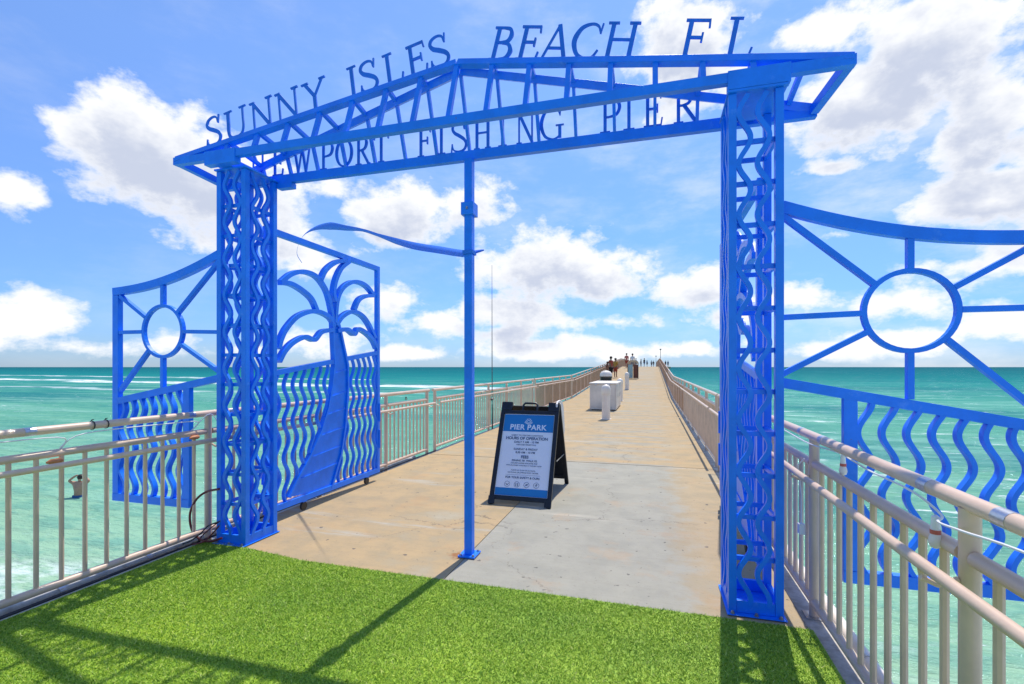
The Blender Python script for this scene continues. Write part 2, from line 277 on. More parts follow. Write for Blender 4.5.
# ------------------------------------------------------------------ mesh helpers
class MB:
    def __init__(s): s.v = []; s.f = []
    def add(s, vs, fs):
        o = len(s.v); s.v += [tuple(v) for v in vs]; s.f += [tuple(i+o for i in f) for f in fs]; return s
    def box(s, x0, x1, y0, y1, z0, z1):
        vs = [(x, y, z) for z in (z0, z1) for y in (y0, y1) for x in (x0, x1)]
        return s.add(vs, [(0, 2, 3, 1), (4, 5, 7, 6), (0, 1, 5, 4), (2, 6, 7, 3), (0, 4, 6, 2), (1, 3, 7, 5)])
    def sweep(s, pts, n, w, t, closed=False):
        """flat bar: w across in the plane of the path, t along the plane normal n; w may be a list"""
        pts = [Vector(p) for p in pts]; n = Vector(n).normalized(); k = len(pts); vs = []
        for i, p in enumerate(pts):
            a = pts[i-1] if (i > 0 or closed) else None; b = pts[(i+1) % k] if (i < k-1 or closed) else None
            d1 = (p-a).normalized() if a is not None else None; d2 = (b-p).normalized() if b is not None else None
            if d1 is None: d = d2; m = 1
            elif d2 is None: d = d1; m = 1
            else:
                d = (d1+d2).normalized(); m = 1/max(.5, d.dot(d1))
            sd = n.cross(d).normalized(); ww = (w[i] if isinstance(w, (list, tuple)) else w)*m/2
            vs += [p+sd*ww+n*t/2, p-sd*ww+n*t/2, p-sd*ww-n*t/2, p+sd*ww-n*t/2]
        fs = []
        for i in range(k if closed else k-1):
            j = (i+1) % k
            for q in range(4): fs.append((4*i+q, 4*i+(q+1) % 4, 4*j+(q+1) % 4, 4*j+q))
        if not closed: fs += [(3, 2, 1, 0), (4*k-4, 4*k-3, 4*k-2, 4*k-1)]
        return s.add(vs, fs)
    def tube(s, pts, r, n=10, cap=True):
        pts = [Vector(p) for p in pts]; k = len(pts); vs = []; fs = []
        up = None
        for i, p in enumerate(pts):
            d = (pts[min(i+1, k-1)]-pts[max(i-1, 0)]).normalized()
            if up is None: up = d.orthogonal().normalized()
            up = (up - d*up.dot(d)).normalized(); sd = d.cross(up); rr = r[i] if isinstance(r, (list, tuple)) else r
            for q in range(n):
                a = 2*math.pi*q/n; vs.append(p+(up*math.cos(a)+sd*math.sin(a))*rr)
        for i in range(k-1):
            for q in range(n): fs.append((i*n+q, i*n+(q+1) % n, (i+1)*n+(q+1) % n, (i+1)*n+q))
        if cap: fs += [tuple(range(n-1, -1, -1)), tuple(range((k-1)*n, k*n))]
        return s.add(vs, fs)
    def lathe(s, x, y, prof, n=16):
        vs = []; fs = []; k = len(prof)
        for (r, z) in prof:
            for q in range(n): a = 2*math.pi*q/n; vs.append((x+r*math.cos(a), y+r*math.sin(a), z))
        for i in range(k-1):
            for q in range(n): fs.append((i*n+q, i*n+(q+1) % n, (i+1)*n+(q+1) % n, (i+1)*n+q))
        fs += [tuple(range(n-1, -1, -1)), tuple(range((k-1)*n, k*n))]
        return s.add(vs, fs)
    def prism(s, poly, n, t):
        """closed outline (3-D points, planar) thickened by t along n"""
        n = Vector(n).normalized(); k = len(poly); a = [Vector(p)+n*t/2 for p in poly]; b = [Vector(p)-n*t/2 for p in poly]
        fs = [tuple(range(k)), tuple(range(2*k-1, k-1, -1))]+[(i, i+k, (i+1) % k+k, (i+1) % k) for i in range(k)]
        return s.add(a+b, fs)
    def build(s, name, m, parent=None, loc=None, bevel=0, smooth_=False):
        me = bpy.data.meshes.new(name); me.from_pydata([tuple(v) for v in s.v], [], s.f); me.validate()
        bm = bmesh.new(); bm.from_mesh(me); bmesh.ops.recalc_face_normals(bm, faces=bm.faces)
        if bevel: bmesh.ops.bevel(bm, geom=[e for e in bm.edges if len(e.link_faces) == 2 and e.calc_face_angle(0) > .5], offset=bevel, segments=2, affect='EDGES', profile=.6)
        bm.to_mesh(me); bm.free()
        me.materials.append(m)
        if smooth_:
            for p in me.polygons: p.use_smooth = True
            try: me.set_sharp_from_angle(angle=R(40))
            except Exception: pass
        return link(name, me, parent, loc)
def link(name, me, parent=None, loc=None):
    o = bpy.data.objects.new(name, me); COL.objects.link(o)
    if parent is not None: o.parent = parent
    if loc is not None: o.location = loc
    return o
def tag(o, label=None, cat=None, group=None, kind=None):
    if label: o['label'] = label
    if cat: o['category'] = cat
    if group: o['group'] = group
    if kind: o['kind'] = kind
    return o
def thing(name, label, cat, loc=(0, 0, 0), group=None):
    o = bpy.data.objects.new(name, None); COL.objects.link(o); o.location = loc; o.empty_display_size = .1
    return tag(o, label, cat, group)
def cat_rom(pts, n=6, closed=False):
    P = [Vector(p) for p in pts]; out = []; k = len(P)
    rng_ = range(k if closed else k-1)
    for i in rng_:
        p0 = P[(i-1) % k] if (i > 0 or closed) else P[0]*2-P[1]; p1 = P[i]; p2 = P[(i+1) % k]; p3 = P[(i+2) % k] if (i+2 < k or closed) else p2*2-p1
        for j in range(n):
            u = j/n; out.append(.5*((2*p1)+(p2-p0)*u+(2*p0-5*p1+4*p2-p3)*u*u+(3*p1-p0-3*p2+p3)*u**3))
    if not closed: out.append(P[-1])
    return out

# ------------------------------------------------------------------ the setting
def deck_z(y):
    if y < 23.8: return 0.0
    if y < 64: return (y-23.8)*.0385
    return (64-23.8)*.0385
CX = -1.405
XL, XR = -3.68, .86          # slab edges
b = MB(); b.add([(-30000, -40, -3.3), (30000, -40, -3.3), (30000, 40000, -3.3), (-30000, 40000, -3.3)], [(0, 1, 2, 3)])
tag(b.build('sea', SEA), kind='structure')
def slab(y0, y1, x0=XL, x1=XR, th=.45, gap=.006):
    z0, z1 = deck_z(y0), deck_z(y1); y0 += gap; y1 -= gap
    return [(x0, y0, z0), (x1, y0, z0), (x1, y1, z1), (x0, y1, z1), (x0, y0, z0-th), (x1, y0, z0-th), (x1, y1, z1-th), (x0, y1, z1-th)], [(0, 1, 2, 3), (4, 7, 6, 5), (0, 4, 5, 1), (2, 6, 7, 3), (0, 3, 7, 4), (1, 5, 6, 2)]
b = MB()
ys = [-8, 7.70, 15.55, 23.8, 31.5, 39.2, 47, 55, 64, 80, 100, 125]
for a_, c_ in zip(ys, ys[1:]):
    if a_ < 7: b.add(*slab(a_, c_, XL, CX-.012, gap=.009)); b.add(*slab(a_, c_, CX-.006, XR, gap=.009))
    else: b.add(*slab(a_, c_, gap=.014))
b.add(*slab(125, 150, -5, 4.4))
tag(b.build('pier_deck', CONC, bevel=.004), kind='structure')
b = MB()
for x0, x1 in ((XL-.16, XL-.02), (XR+.02, XR+.17)):      # ledge carrying the rails, a gutter's width off the slab
    for a_, c_ in zip(ys, ys[1:]): b.add(*slab(a_, c_, x0, x1, .20, .01))
for v_i in range(len(b.v)): b.v[v_i] = (b.v[v_i][0], b.v[v_i][1], b.v[v_i][2]-.035)
tag(b.build('deck_ledge', CURB, bevel=.006), kind='structure')
b = MB()
for x0, x1 in ((XL-.019, XL-.001), (XR+.001, XR+.019)):
    for a_, c_ in zip(ys, ys[1:]): b.add(*slab(a_, c_, x0, x1, .10, .0))
for v_i in range(len(b.v)): b.v[v_i] = (b.v[v_i][0], b.v[v_i][1], b.v[v_i][2]-.12)
tag(b.build('deck_gutter', GAP), kind='structure')

# turf: backing sheet plus fibres
def edge_y(x): return 3.160-.012*(x+1.2)+np.maximum(0, -2.6-x)*.14
b = MB(); b.add([(XL, -7.9, .006), (XR+.02, -7.9, .006), (XR+.02, edge_y(XR), .006), (-2.6, edge_y(-2.6), .006), (XL, edge_y(XL), .006)], [(0, 1, 2, 3, 4)])
tag(b.build('turf_base', TURFB), kind='structure')
def blades(n, x0, x1, y0, y1, h0, h1, wd):
    x = rng.uniform(x0, x1, n); y = y0+(edge_y(x)-y0)*rng.uniform(0, 1, n) if y1 is None else rng.uniform(y0, y1, n)
    y = np.where(y1 is None, y, y)
    a = rng.uniform(0, 2*np.pi, n); h = rng.uniform(h0, h1, n); l = rng.uniform(.5, 1.9, n)*h; la = rng.uniform(0, 2*np.pi, n)
    cx, sx_ = np.cos(a)*wd/2, np.sin(a)*wd/2
    V = np.zeros((n, 3, 3)); V[:, 0] = np.stack([x-cx, y-sx_, np.full(n, .004)], 1); V[:, 1] = np.stack([x+cx, y+sx_, np.full(n, .004)], 1)
    V[:, 2] = np.stack([x+np.cos(la)*l, y+np.sin(la)*l, .004+h], 1); return V
V = np.concatenate([blades(430000, XL+.01, XR+.01, .9, None, .007, .016, .0044), blades(60000, XL+.01, XR+.01, -2.0, .9, .007, .017, .009)])
n = len(V); me = bpy.data.meshes.new('artificial_turf'); me.vertices.add(3*n); me.loops.add(3*n); me.polygons.add(n)
me.vertices.foreach_set('co', V.reshape(-1)); me.loops.foreach_set('vertex_index', np.arange(3*n, dtype=np.int32)); me.polygons.foreach_set('loop_start', np.arange(0, 3*n, 3, dtype=np.int32))
me.update(); at = me.attributes.new('tone', 'FLOAT', 'FACE'); at.data.foreach_set('value', rng.beta(1.6, 1.9, n)); me.materials.append(TURF)
tag(link('artificial_turf', me), 'short bright green artificial turf in front of the blue gate', 'artificial turf', kind='stuff')

# ------------------------------------------------------------------ lettering: flat cut metal capitals
def glyph(ch):
    """strokes (list of (points, widths)) and advance width, cap height 1"""
    T, t, s = .112, .062, .045
    st = []
    def line(p, q, w): st.append(([p, q], w))
    def serif(x, y, a=.11): line((x-a, y), (x+a, y), s)
    def curve(pts, ws, n=6):
        c = cat_rom([(p[0], p[1], 0) for p in pts], n); m = len(c)
        w = [ws[min(int(i/n), len(ws)-1)]*(1-(i % n)/n)+ws[min(int(i/n)+1, len(ws)-1)]*((i % n)/n) for i in range(m)]
        st.append(([(p.x, p.y) for p in c], w))
    if ch == 'I': line((.15, 0), (.15, 1), T); serif(.15, .025, .14); serif(.15, .975, .14); return st, .3
    if ch == 'N': line((.12, 0), (.12, 1), t); line((.10, .985), (.66, .02), T); line((.66, 0), (.66, 1), t); serif(.12, .025); serif(.08, .975, .09); serif(.66, .975); return st, .78
    if ch == 'U': curve([(.13, 1), (.13, .6), (.13, .3), (.2, .08), (.39, .02), (.58, .09), (.65, .3), (.65, .6), (.65, 1)], [T, T, T, .11, .09, t, t, t, t]); serif(.13, .975, .14); serif(.65, .975, .12); return st, .78
    if ch == 'S':
        curve([(.46, .74), (.42, .92), (.28, .985), (.12, .92), (.07, .77), (.14, .63), (.30, .52), (.46, .39), (.53, .24), (.46, .07), (.28, .02), (.11, .08), (.05, .26)], [.05, .06, t, .08, .10, .12, .13, .12, .10, .08, t, .06, .05])
        line((.465, .72), (.50, 1.0), .045); line((.03, 0), (.06, .28), .045); return st, .6
    if ch == 'Y': line((.07, .98), (.36, .47), T); line((.64, .98), (.36, .47), t); line((.36, 0), (.36, .5), T); serif(.36, .025, .13); serif(.07, .975, .11); serif(.64, .975, .1); return st, .7
    if ch == 'L': line((.14, 0), (.14, 1), T); line((.02, .03), (.52, .03), .06); line((.51, .0), (.555, .24), .05); serif(.14, .975, .14); return st, .6
    if ch == 'E': line((.14, 0), (.14, 1), T); line((.02, .03), (.54, .03), .06); line((.53, .0), (.57, .24), .05); line((.02, .97), (.52, .97), .06); line((.51, 1), (.53, .8), .05); line((.14, .52), (.42, .52), .06); line((.43, .40), (.43, .64), .05); return st, .6
    if ch == 'F': line((.14, 0), (.14, 1), T); serif(.14, .025, .14); line((.02, .97), (.54, .97), .06); line((.53, 1), (.55, .78), .05); line((.14, .52), (.42, .52), .06); line((.43, .40), (.43, .64), .05); return st, .58
    if ch == 'B': line((.14, 0), (.14, 1), T); line((.02, .03), (.30, .03), .06); line((.02, .97), (.28, .97), .06); curve([(.28, .97), (.44, .93), (.50, .76), (.43, .58), (.26, .53)], [.06, .09, .12, .09, .06]); curve([(.26, .53), (.46, .49), (.56, .29), (.47, .08), (.28, .03)], [.06, .09, .13, .09, .06]); line((.14, .53), (.28, .53), .06); return st, .62
    if ch == 'P': line((.14, 0), (.14, 1), T); serif(.14, .025, .14); line((.02, .97), (.28, .97), .06); curve([(.28, .97), (.46, .92), (.54, .73), (.46, .52), (.26, .46), (.14, .47)], [.06, .09, .12, .09, .06, .06]); return st, .6
    if ch == 'R': line((.14, 0), (.14, 1), T); serif(.14, .025, .14); line((.02, .97), (.28, .97), .06); curve([(.28, .97), (.45, .92), (.52, .75), (.44, .56), (.26, .50), (.14, .51)], [.06, .09, .12, .09, .06, .06]); line((.30, .50), (.62, .02), T); serif(.64, .025, .07); return st, .72
    if ch == 'A': line((.06, 0), (.36, 1), t); line((.35, 1), (.64, 0), T); line((.15, .33), (.54, .33), .06); serif(.06, .025, .1); serif(.64, .025, .12); return st, .72
    if ch == 'C': curve([(.66, .76), (.58, .93), (.42, .985), (.2, .88), (.08, .62), (.08, .38), (.2, .12), (.42, .02), (.58, .07), (.68, .26)], [.05, .06, t, .10, .13, .13, .10, t, .06, .05]); line((.665, .72), (.69, 1.0), .045); return st, .74
    if ch == 'G': curve([(.66, .76), (.58, .93), (.42, .985), (.2, .88), (.08, .62), (.08, .38), (.2, .12), (.42, .02), (.56, .05), (.66, .12)], [.05, .06, t, .10, .13, .13, .10, t, .06, .06]); line((.665, .72), (.69, 1.0), .045); line((.66, .04), (.66, .44), T); serif(.66, .43, .13); return st, .8
    if ch == 'H': line((.14, 0), (.14, 1), T); line((.64, 0), (.64, 1), T); line((.14, .52), (.64, .52), .06); [serif(x, y, .13) for x in (.14, .64) for y in (.025, .975)]; return st, .78
    if ch == 'O':
        st.append(([(.38+.31*math.cos(a), .5+.47*math.sin(a)) for a in [2*math.pi*i/28 for i in range(28)]], 'ring')); return st, .76
    if ch == 'T': line((.33, 0), (.33, 1), T); serif(.33, .025, .13); line((.03, .97), (.63, .97), .06); line((.04, 1), (.02, .78), .05); line((.62, 1), (.64, .78), .05); return st, .66
    if ch == 'W': line((.05, 1), (.28, 0), .11); line((.28, 0), (.48, .92), t); line((.46, .98), (.69, 0), .11); line((.69, 0), (.90, 1), t); serif(.05, .975, .1); serif(.46, .975, .1); serif(.90, .975, .1); return st, .95
def make_letter(ch, org, ux, uy, h, depth, parent, wsc=1.0, thin=1.0):
    st, adv = glyph(ch); mb = MB(); ux = Vector(ux).normalized(); uy = Vector(uy).normalized(); n = ux.cross(uy)
    org = Vector(org)
    for i, (pts, w) in enumerate(st):
        P3 = [org+ux*(p[0]-adv/2)*h*wsc+uy*p[1]*h for p in pts]
        if w == 'ring': mb.sweep(P3, n, [(.07+.06*abs(math.cos(2*math.pi*k/28)))*h*thin for k in range(28)], depth, closed=True)
        else: mb.sweep(P3, n, [x*h*thin for x in w] if isinstance(w, list) else w*h*thin, depth+.0011*i)
    return mb.build('letter', BLUE2, parent)

# ------------------------------------------------------------------ the gateway
gate = thing('entrance_gateway', 'tall blue metal pier gateway with palm, sun and wave cut-outs and lettered roof truss', 'gateway', (CX, 3.42, 0))
gate_off = Vector((CX, 3.42, 0))
class GM(MB):       # meshes given in world coordinates, stored relative to the gateway's base
    def build(s, name, m, parent=None, loc=None, bevel=0, smooth_=False, origin=None):
        off = gate_off
        s.v = [(v[0]-off.x, v[1]-off.y, v[2]-off.z) for v in s.v]
        return MB.build(s, name, m, parent, loc, bevel, smooth_)
XN, YN, ZN = (1, 0, 0), (0, 1, 0), (0, 0, 1)
TY0, TY1 = 3.25, 3.60
ZT = 3.16
def wave(z0, z1, c, amp, per, ph, fn, step=24):
    k = max(8, int((z1-z0)/per*step)); return [fn(c+amp*math.sin(2*math.pi*(z/per)+ph), z) for z in [z0+(z1-z0)*i/k for i in range(k+1)]]
def tower(x0, x1, mir, TY0, TY1):
    m = GM(); lw = .046; e = .0015
    for (xa, ya) in ((x0, TY0), (x1-lw, TY0), (x0, TY1-lw), (x1-lw, TY1-lw)):
        m.box(xa, xa+lw, ya, ya+lw, .012, ZT)
    t_ = m.build('tower', BLUE, gate, bevel=.003)
    # bottom skirts and rungs on the four faces
    k = GM()
    for z0, z1 in ((.012+e, .085),):
        k.box(x0+lw+e, x1-lw-e, TY0+.004, TY0+.03, z0, z1); k.box(x0+lw+e, x1-lw-e, TY1-.03, TY1-.004, z0, z1)
        k.box(x0+.004, x0+.03, TY0+lw+e, TY1-lw-e, z0, z1); k.box(x1-.03, x1-.004, TY0+lw+e, TY1-lw-e, z0, z1)
    k.build('skirt_plate', BLUE, t_, bevel=.002)
    for i in range(11):
        z = .335+.2535*i
        for q in (0, 1, 2, 3):
            r_ = GM()
            if q == 0: r_.box(x0+lw+e, x1-lw-e, TY0+.026, TY0+.046, z-.014, z+.014)
            if q == 1: r_.box(x0+lw+e, x1-lw-e, TY1-.046, TY1-.026, z-.014, z+.014)
            if q == 2: r_.box(x0+.026, x0+.046, TY0+lw+e, TY1-lw-e, z-.014, z+.014)
            if q == 3: r_.box(x1-.046, x1-.026, TY0+lw+e, TY1-lw-e, z-.014, z+.014)
            r_.build('rung', BLUE, t_)
    pr = .31; am = .033; zt = ZT-.01
    for f in (.30, .64):
        xc = x0+(x1-x0)*f if not mir else x1-(x1-x0)*f
        yc = TY0+(TY1-TY0)*f
        s_ = -1 if mir else 1
        w_ = GM().sweep(wave(.06, zt, xc, am, pr, -.354, lambda u, z: (u, TY0+.012, z)), YN, .028, .022); w_.build('wavy_bar', BLUE, t_)
        if mir: w_ = GM().sweep(wave(.06, zt, xc, -am, pr, -.354, lambda u, z: (u, TY1-.012, z)), YN, .028, .022); w_.build('wavy_bar', BLUE, t_)
        w_ = GM().sweep(wave(.06, zt, yc, am, pr, .55, lambda u, z: (x0+.012, u, z)), XN, .028, .022); w_.build('wavy_bar', BLUE, t_)
        if mir: w_ = GM().sweep(wave(.06, zt, yc, -am, pr, .55, lambda u, z: (x1-.012, u, z)), XN, .028, .022); w_.build('wavy_bar', BLUE, t_)
    k = GM().box(x0-.012, x1+.012, TY0-.035, TY1+.02, .007, .0118); k.build('base_plate', BLUE, t_, bevel=.001)
    k = GM().box(x0-.006, x1+.02, TY0-.02, TY1+.02, ZT+.002, ZT+.016); k.build('cap_plate', BLUE, t_, bevel=.001)
    for (bx, by) in ((x0+.02, TY0-.018), ((x0+x1)/2, TY0-.018), (x1-.02, TY0-.018), (x0+.02, TY1+.01), (x1-.02, TY1+.01)):
        h_ = GM(); h_.lathe(bx, by, [(.014, .012), (.014, .0165), (.009, .017), (.009, .027), (.004, .03)], 6); h_.build('bolt', BOLT, t_)
    return t_
tower(.448, .752, False, 3.22, 3.58); tower(-3.565, -3.26, True, 3.30, 3.66)

# roof truss
HW = 2.525; ZC = 3.255; YF, YB, YM = 3.23, 3.68, 3.44; ZA = 3.765; ZB = 3.20
truss = GM().sweep([(CX-HW, YF, ZC), (CX+HW, YF, ZC)], YN, .062, .05).build('roof_truss', BLUE, gate, bevel=.002)
GM().sweep([(CX-HW+.04, YB, ZB-.005), (CX+HW-.07, YB, ZB-.005)], YN, .075, .05).build('sign_bar', BLUE, truss, bevel=.002)
def raf(x, side):
    u = 1-abs(x-CX)/HW
    if side == 'f': return Vector((x, YF+(YM-.03-YF)*u, ZC+.012+(ZA-ZC)*u))
    return Vector((x, YB+(YM+.03-YB)*u, ZB+(ZA-.01-ZB)*u))
for side in ('f', 'b'):
    for sg in (-1, 1):
        p, q = raf(CX+sg*HW*(1 if side == 'f' else .975), side), raf(CX, side)
        nrm = (q-p).cross(Vector((1, 0, 0))); nn_ = Vector((0, 1, -.4 if side == 'f' else .4)).normalized()
        GM().sweep([p+(q-p)*.004, q-(q-p)*.002], nn_, .055, .048 if sg < 0 else .046).build('rafter', BLUE, truss, bevel=.002)
for k in range(-8, 9):
    x = CX+.285*k
    for side in ('f', 'b'):
        top = raf(x, side); bot = Vector((x, YF if side == 'f' else YB, ZC if side == 'f' else ZB))
        if abs(k) == 8 or (top-bot).length < .06: continue
        d = (top-bot).normalized(); GM().sweep([bot+d*.033, top-d*.027], YN if False else (0, d.z, -d.y), .034 if side == 'f' else .022, .03).build('web_bar', BLUE, truss)
    a_, c_ = raf(x, 'f'), raf(x, 'b')
    if (c_-a_).length > .09:
        d = (c_-a_).normalized(); GM().sweep([a_+d*.026, c_-d*.026], ZN, .03, .03).build('cross_strut', BLUE, truss)
for sg in (-1, 1):          # end beams from front tip to back tip
    p = Vector((CX+sg*(HW-.026), YF+.026, ZC)); q = Vector((CX+sg*(HW-.09), YB-.027, ZB))
    GM().sweep([p, q], XN, .06, .05).build('end_beam', BLUE, truss, bevel=.002)
# front blocks where the truss bears on each tower
for x0, x1 in ((.442, .785), (-3.585, -3.27)):
    GM().box(x0, x1, YF-.032, YF+.034, ZT+.018, ZC+.037).build('bearing_block', BLUE, truss, bevel=.003)
    xm_ = (x0+x1)/2; GM().box(xm_-.055, xm_+.055, YF+.036, YB-.028, ZT+.0175, ZC-.004).build('bearing_block', BLUE, truss, bevel=.003)
for x0, x1 in ((-3.258, -3.10),):
    GM().box(x0, x1, YB-.032, YB+.034, ZB-.09, ZB-.0445).build('gusset', BLUE, truss, bevel=.002)
# lettering on the sloping rafters
from_px = lambda px: px
def x_on_rafter(px):
    lo, hi = CX-HW, CX+HW
    for _ in range(50):
        m_ = (lo+hi)/2; v = raf(m_, 'f'); r_ = v.x*math.cos(YAW)+v.y*math.sin(YAW); d_ = -v.x*math.sin(YAW)+v.y*math.cos(YAW)
        if 512+F*r_/d_ < px: lo = m_
        else: hi = m_
    return (lo+hi)/2
slope = math.atan2(ZA-ZC, HW)
# positions along the truss (metres), measured letter by letter
TOP = [('S', -3.50), ('U', -3.29), ('N', -3.05), ('N', -2.81), ('Y', -2.60), ('I', -2.19), ('S', -2.04), ('L', -1.86), ('E', -1.67), ('S', -1.44),
       ('B', -1.03), ('E', -.85), ('A', -.67), ('C', -.47), ('H', -.29), ('F', .12), ('L', .38)]
PXT = [215, 237, 263, 289, 316, 354.5, 371, 396, 419.5, 442, 498, 525, 552, 582, 616.5, 690.5, 736.5]
for (ch, _), px in zip(TOP, PXT):
    x = x_on_rafter(px); p = raf(x, 'f'); sg = 1 if x < CX else -1
    ux = Vector((math.cos(slope), 0, sg*math.sin(slope))); dr = Vector((0, .20, ZA-ZC)).normalized()
    uy = Vector((-sg*math.sin(slope), 0, math.cos(slope))); uy = (uy+Vector((0, .12, 0))).normalized()
    make_letter(ch, p-gate_off+uy*.022, ux, uy, .262 if x > CX else .272, .010, gate, 1.08)
PXB = [('N', 259), ('E', 279), ('W', 303), ('P', 328), ('O', 345), ('R', 364), ('T', 382), ('F', 425), ('I', 442), ('S', 460), ('H', 483), ('I', 503), ('N', 526), ('G', 552), ('P', 611), ('I', 629), ('E', 653), ('R', 686)]
for ch, px in PXB:
    t_ = (px-512)/F; x = YB*(t_*math.cos(YAW)-math.sin(YAW))/(math.cos(YAW)+t_*math.sin(YAW))
    kw = {'W': .64, 'O': .78, 'N': .62, 'P': .74, 'R': .66, 'T': .70, 'F': .66, 'H': .60, 'G': .78, 'E': .66, 'I': .8, 'S': .82}[ch]
    make_letter(ch, Vector((x, YB-.012, ZB+.034))-gate_off, (1, 0, 0), (0, 0, 1), .25, .010, gate, kw*(1.42 if px > 590 else 1.24), .84)

# centre post
PX, PY = CX+.008, 3.64
post = GM().box(PX-.032, PX+.032, PY-.032, PY+.032, .019, ZB-.046).build('centre_post', BLUE, gate, bevel=.003)
GM().box(PX-.07, PX+.07, PY-.075, PY+.075, .006, .0185).build('base_plate', BLUE, post, bevel=.002)
for dx in (-.052, .052):
    for dy in (-.058, .058): GM().lathe(PX+dx, PY+dy, [(.012, .0187), (.012, .026), (.006, .032)], 6).build('bolt', BOLT, post)
GM().box(PX-.052, PX+.052, PY-.055, PY+.055, 2.70, 2.80).build('latch_box', BLUE, post, bevel=.004)
GM().lathe(PX+.0, PY-.058, [(.008, 2.74), (.008, 2.76)], 8).build('bolt', BOLT, post)

# sun panels left and right of the towers
def sun_panel(sg):
    xb = .754 if sg > 0 else -3.567; oo = 1.255 if sg > 0 else 1.2
    X = lambda o: xb+sg*o
    yp = 3.30 if sg > 0 else 3.345; tw = .05
    def zc(o): return 2.47-.415*(o/1.18)+.145*(o/1.18)**2 - .02*math.sin(math.pi*o/1.18)
    def zb(o): return 1.405-.185*o
    zl = .275 if sg > 0 else .30
    top = GM().sweep([(X(o), yp, zc(o)) for o in [(oo+.035)*i/16 for i in range(17)]], YN, .07, tw); pn = top.build('sun_panel', BLUE, gate, bevel=.002)
    GM().sweep([(X(oo), yp, zl+.0365), (X(oo), yp, zc(oo)-.037)], YN, .07, tw-.003).build('stile', BLUE, pn, bevel=.002)
    GM().sweep([(X(0), yp, zb(0)), (X(oo-.037), yp, zb(oo-.037))], YN, .06, tw-.001).build('rail_bar', BLUE, pn, bevel=.002)
    GM().sweep([(X(.36), yp, zl+.0365), (X(.36), yp, zb(.36)-.018)], YN, .07, tw-.006).build('stile', BLUE, pn, bevel=.002)
    GM().sweep([(X(.325), yp, zl), (X(oo+.035), yp, zl)], YN, .07, tw).build('rail_bar', BLUE, pn, bevel=.002)
    c = (.658 if sg > 0 else .645, 1.82); rr = .228
    GM().sweep([(X(c[0]+rr*math.cos(a)), yp, c[1]+rr*math.sin(a)) for a in [2*math.pi*i/40 for i in range(40)]], YN, .028, .034, closed=True).build('sun_ring', BLUE, pn)
    ends = [(0.002, 2.42), (c[0], zc(.645)-.036), (oo-.04, zc(oo-.04)-.045), (oo-.036, 1.82), (oo-.036, 1.28), (c[0], zb(.645)+.031), (.002, 1.455), (.002, 1.80)]
    for (o, z) in ends:
        v = Vector((o-c[0], z-c[1])); v.normalize()
        GM().sweep([(X(c[0]+v.x*(rr+.013)), yp, c[1]+v.y*(rr+.013)), (X(o), yp, z)], YN, .032, tw-.012).build('sun_ray', BLUE, pn)
    for i in range(7):
        o = (.436+.1205*i) if sg > 0 else (.432+.1165*i)
        GM().sweep(wave(zl+.03, zb(o)-.02, X(o), -sg*.036, .36, .9, lambda u, z: (u, yp, z)), YN, .025, .0425).build('wavy_bar', BLUE, pn)
    return pn
sun_panel(1); sun_panel(-1)

# palm gate leaves, swung open along the deck edges
def crop(o, sc):           # tracing helper: photo spot -> (along, up) on the open leaf
    def f(x, y):
        px, py = o[0]+sc*x, o[1]+sc*y; t_ = (px-512)/F; X0 = -3.52
        Y = X0*(math.cos(YAW)+t_*math.sin(YAW))/(t_*math.cos(YAW)-math.sin(YAW)); d = -X0*math.sin(YAW)+Y*math.cos(YAW)
        return Y, 1.5-(py-367)*d/F
    return f
A_ = crop((270, 220), .2339); B_ = crop((270, 350), .2484)
FR = [[(265, 450), (240, 330), (215, 275), (180, 237), (130, 222), (80, 232), (36, 266)], [(34, 268), (80, 274), (130, 303), (168, 338), (190, 385)],
      [(268, 452), (240, 412), (180, 390), (110, 410), (60, 462), (36, 510), (26, 550)], [(262, 470), (212, 478), (180, 512), (140, 500), (90, 522), (52, 560), (28, 605)],
      [(207, 255), (230, 212), (270, 182), (318, 172)], [(272, 348), (262, 312), (272, 255), (296, 205), (330, 172)],
      [(268, 440), (277, 345), (300, 292), (340, 266), (380, 270), (410, 290), (434, 322)], [(434, 324), (400, 326), (370, 342), (350, 385)],
      [(272, 450), (300, 412), (340, 392), (380, 406), (410, 442), (440, 505)], [(276, 474), (320, 468), (350, 488), (366, 466), (400, 482), (430, 512), (448, 548)]]
TL = [(257, 440, 0), (250, 60, 1), (240, 150, 1), (225, 230, 1), (195, 330, 1), (150, 430, 1), (100, 520, 1), (66, 592, 1)]
TR = [(281, 440, 0), (291, 482, 0), (302, 60, 1), (303, 150, 1), (293, 300, 1), (275, 420, 1), (236, 556, 1)]
trl = [(A_ if not k else B_)(x, y) for x, y, k in TL]; trr = [(A_ if not k else B_)(x, y) for x, y, k in TR]
def at_z(pl, z):
    for (y0, z0), (y1, z1) in zip(pl, pl[1:]):
        if min(z0, z1) <= z <= max(z0, z1): return y0+(y1-y0)*(z-z0)/(z1-z0)
    return pl[0][0] if z > pl[0][1] else pl[-1][0]
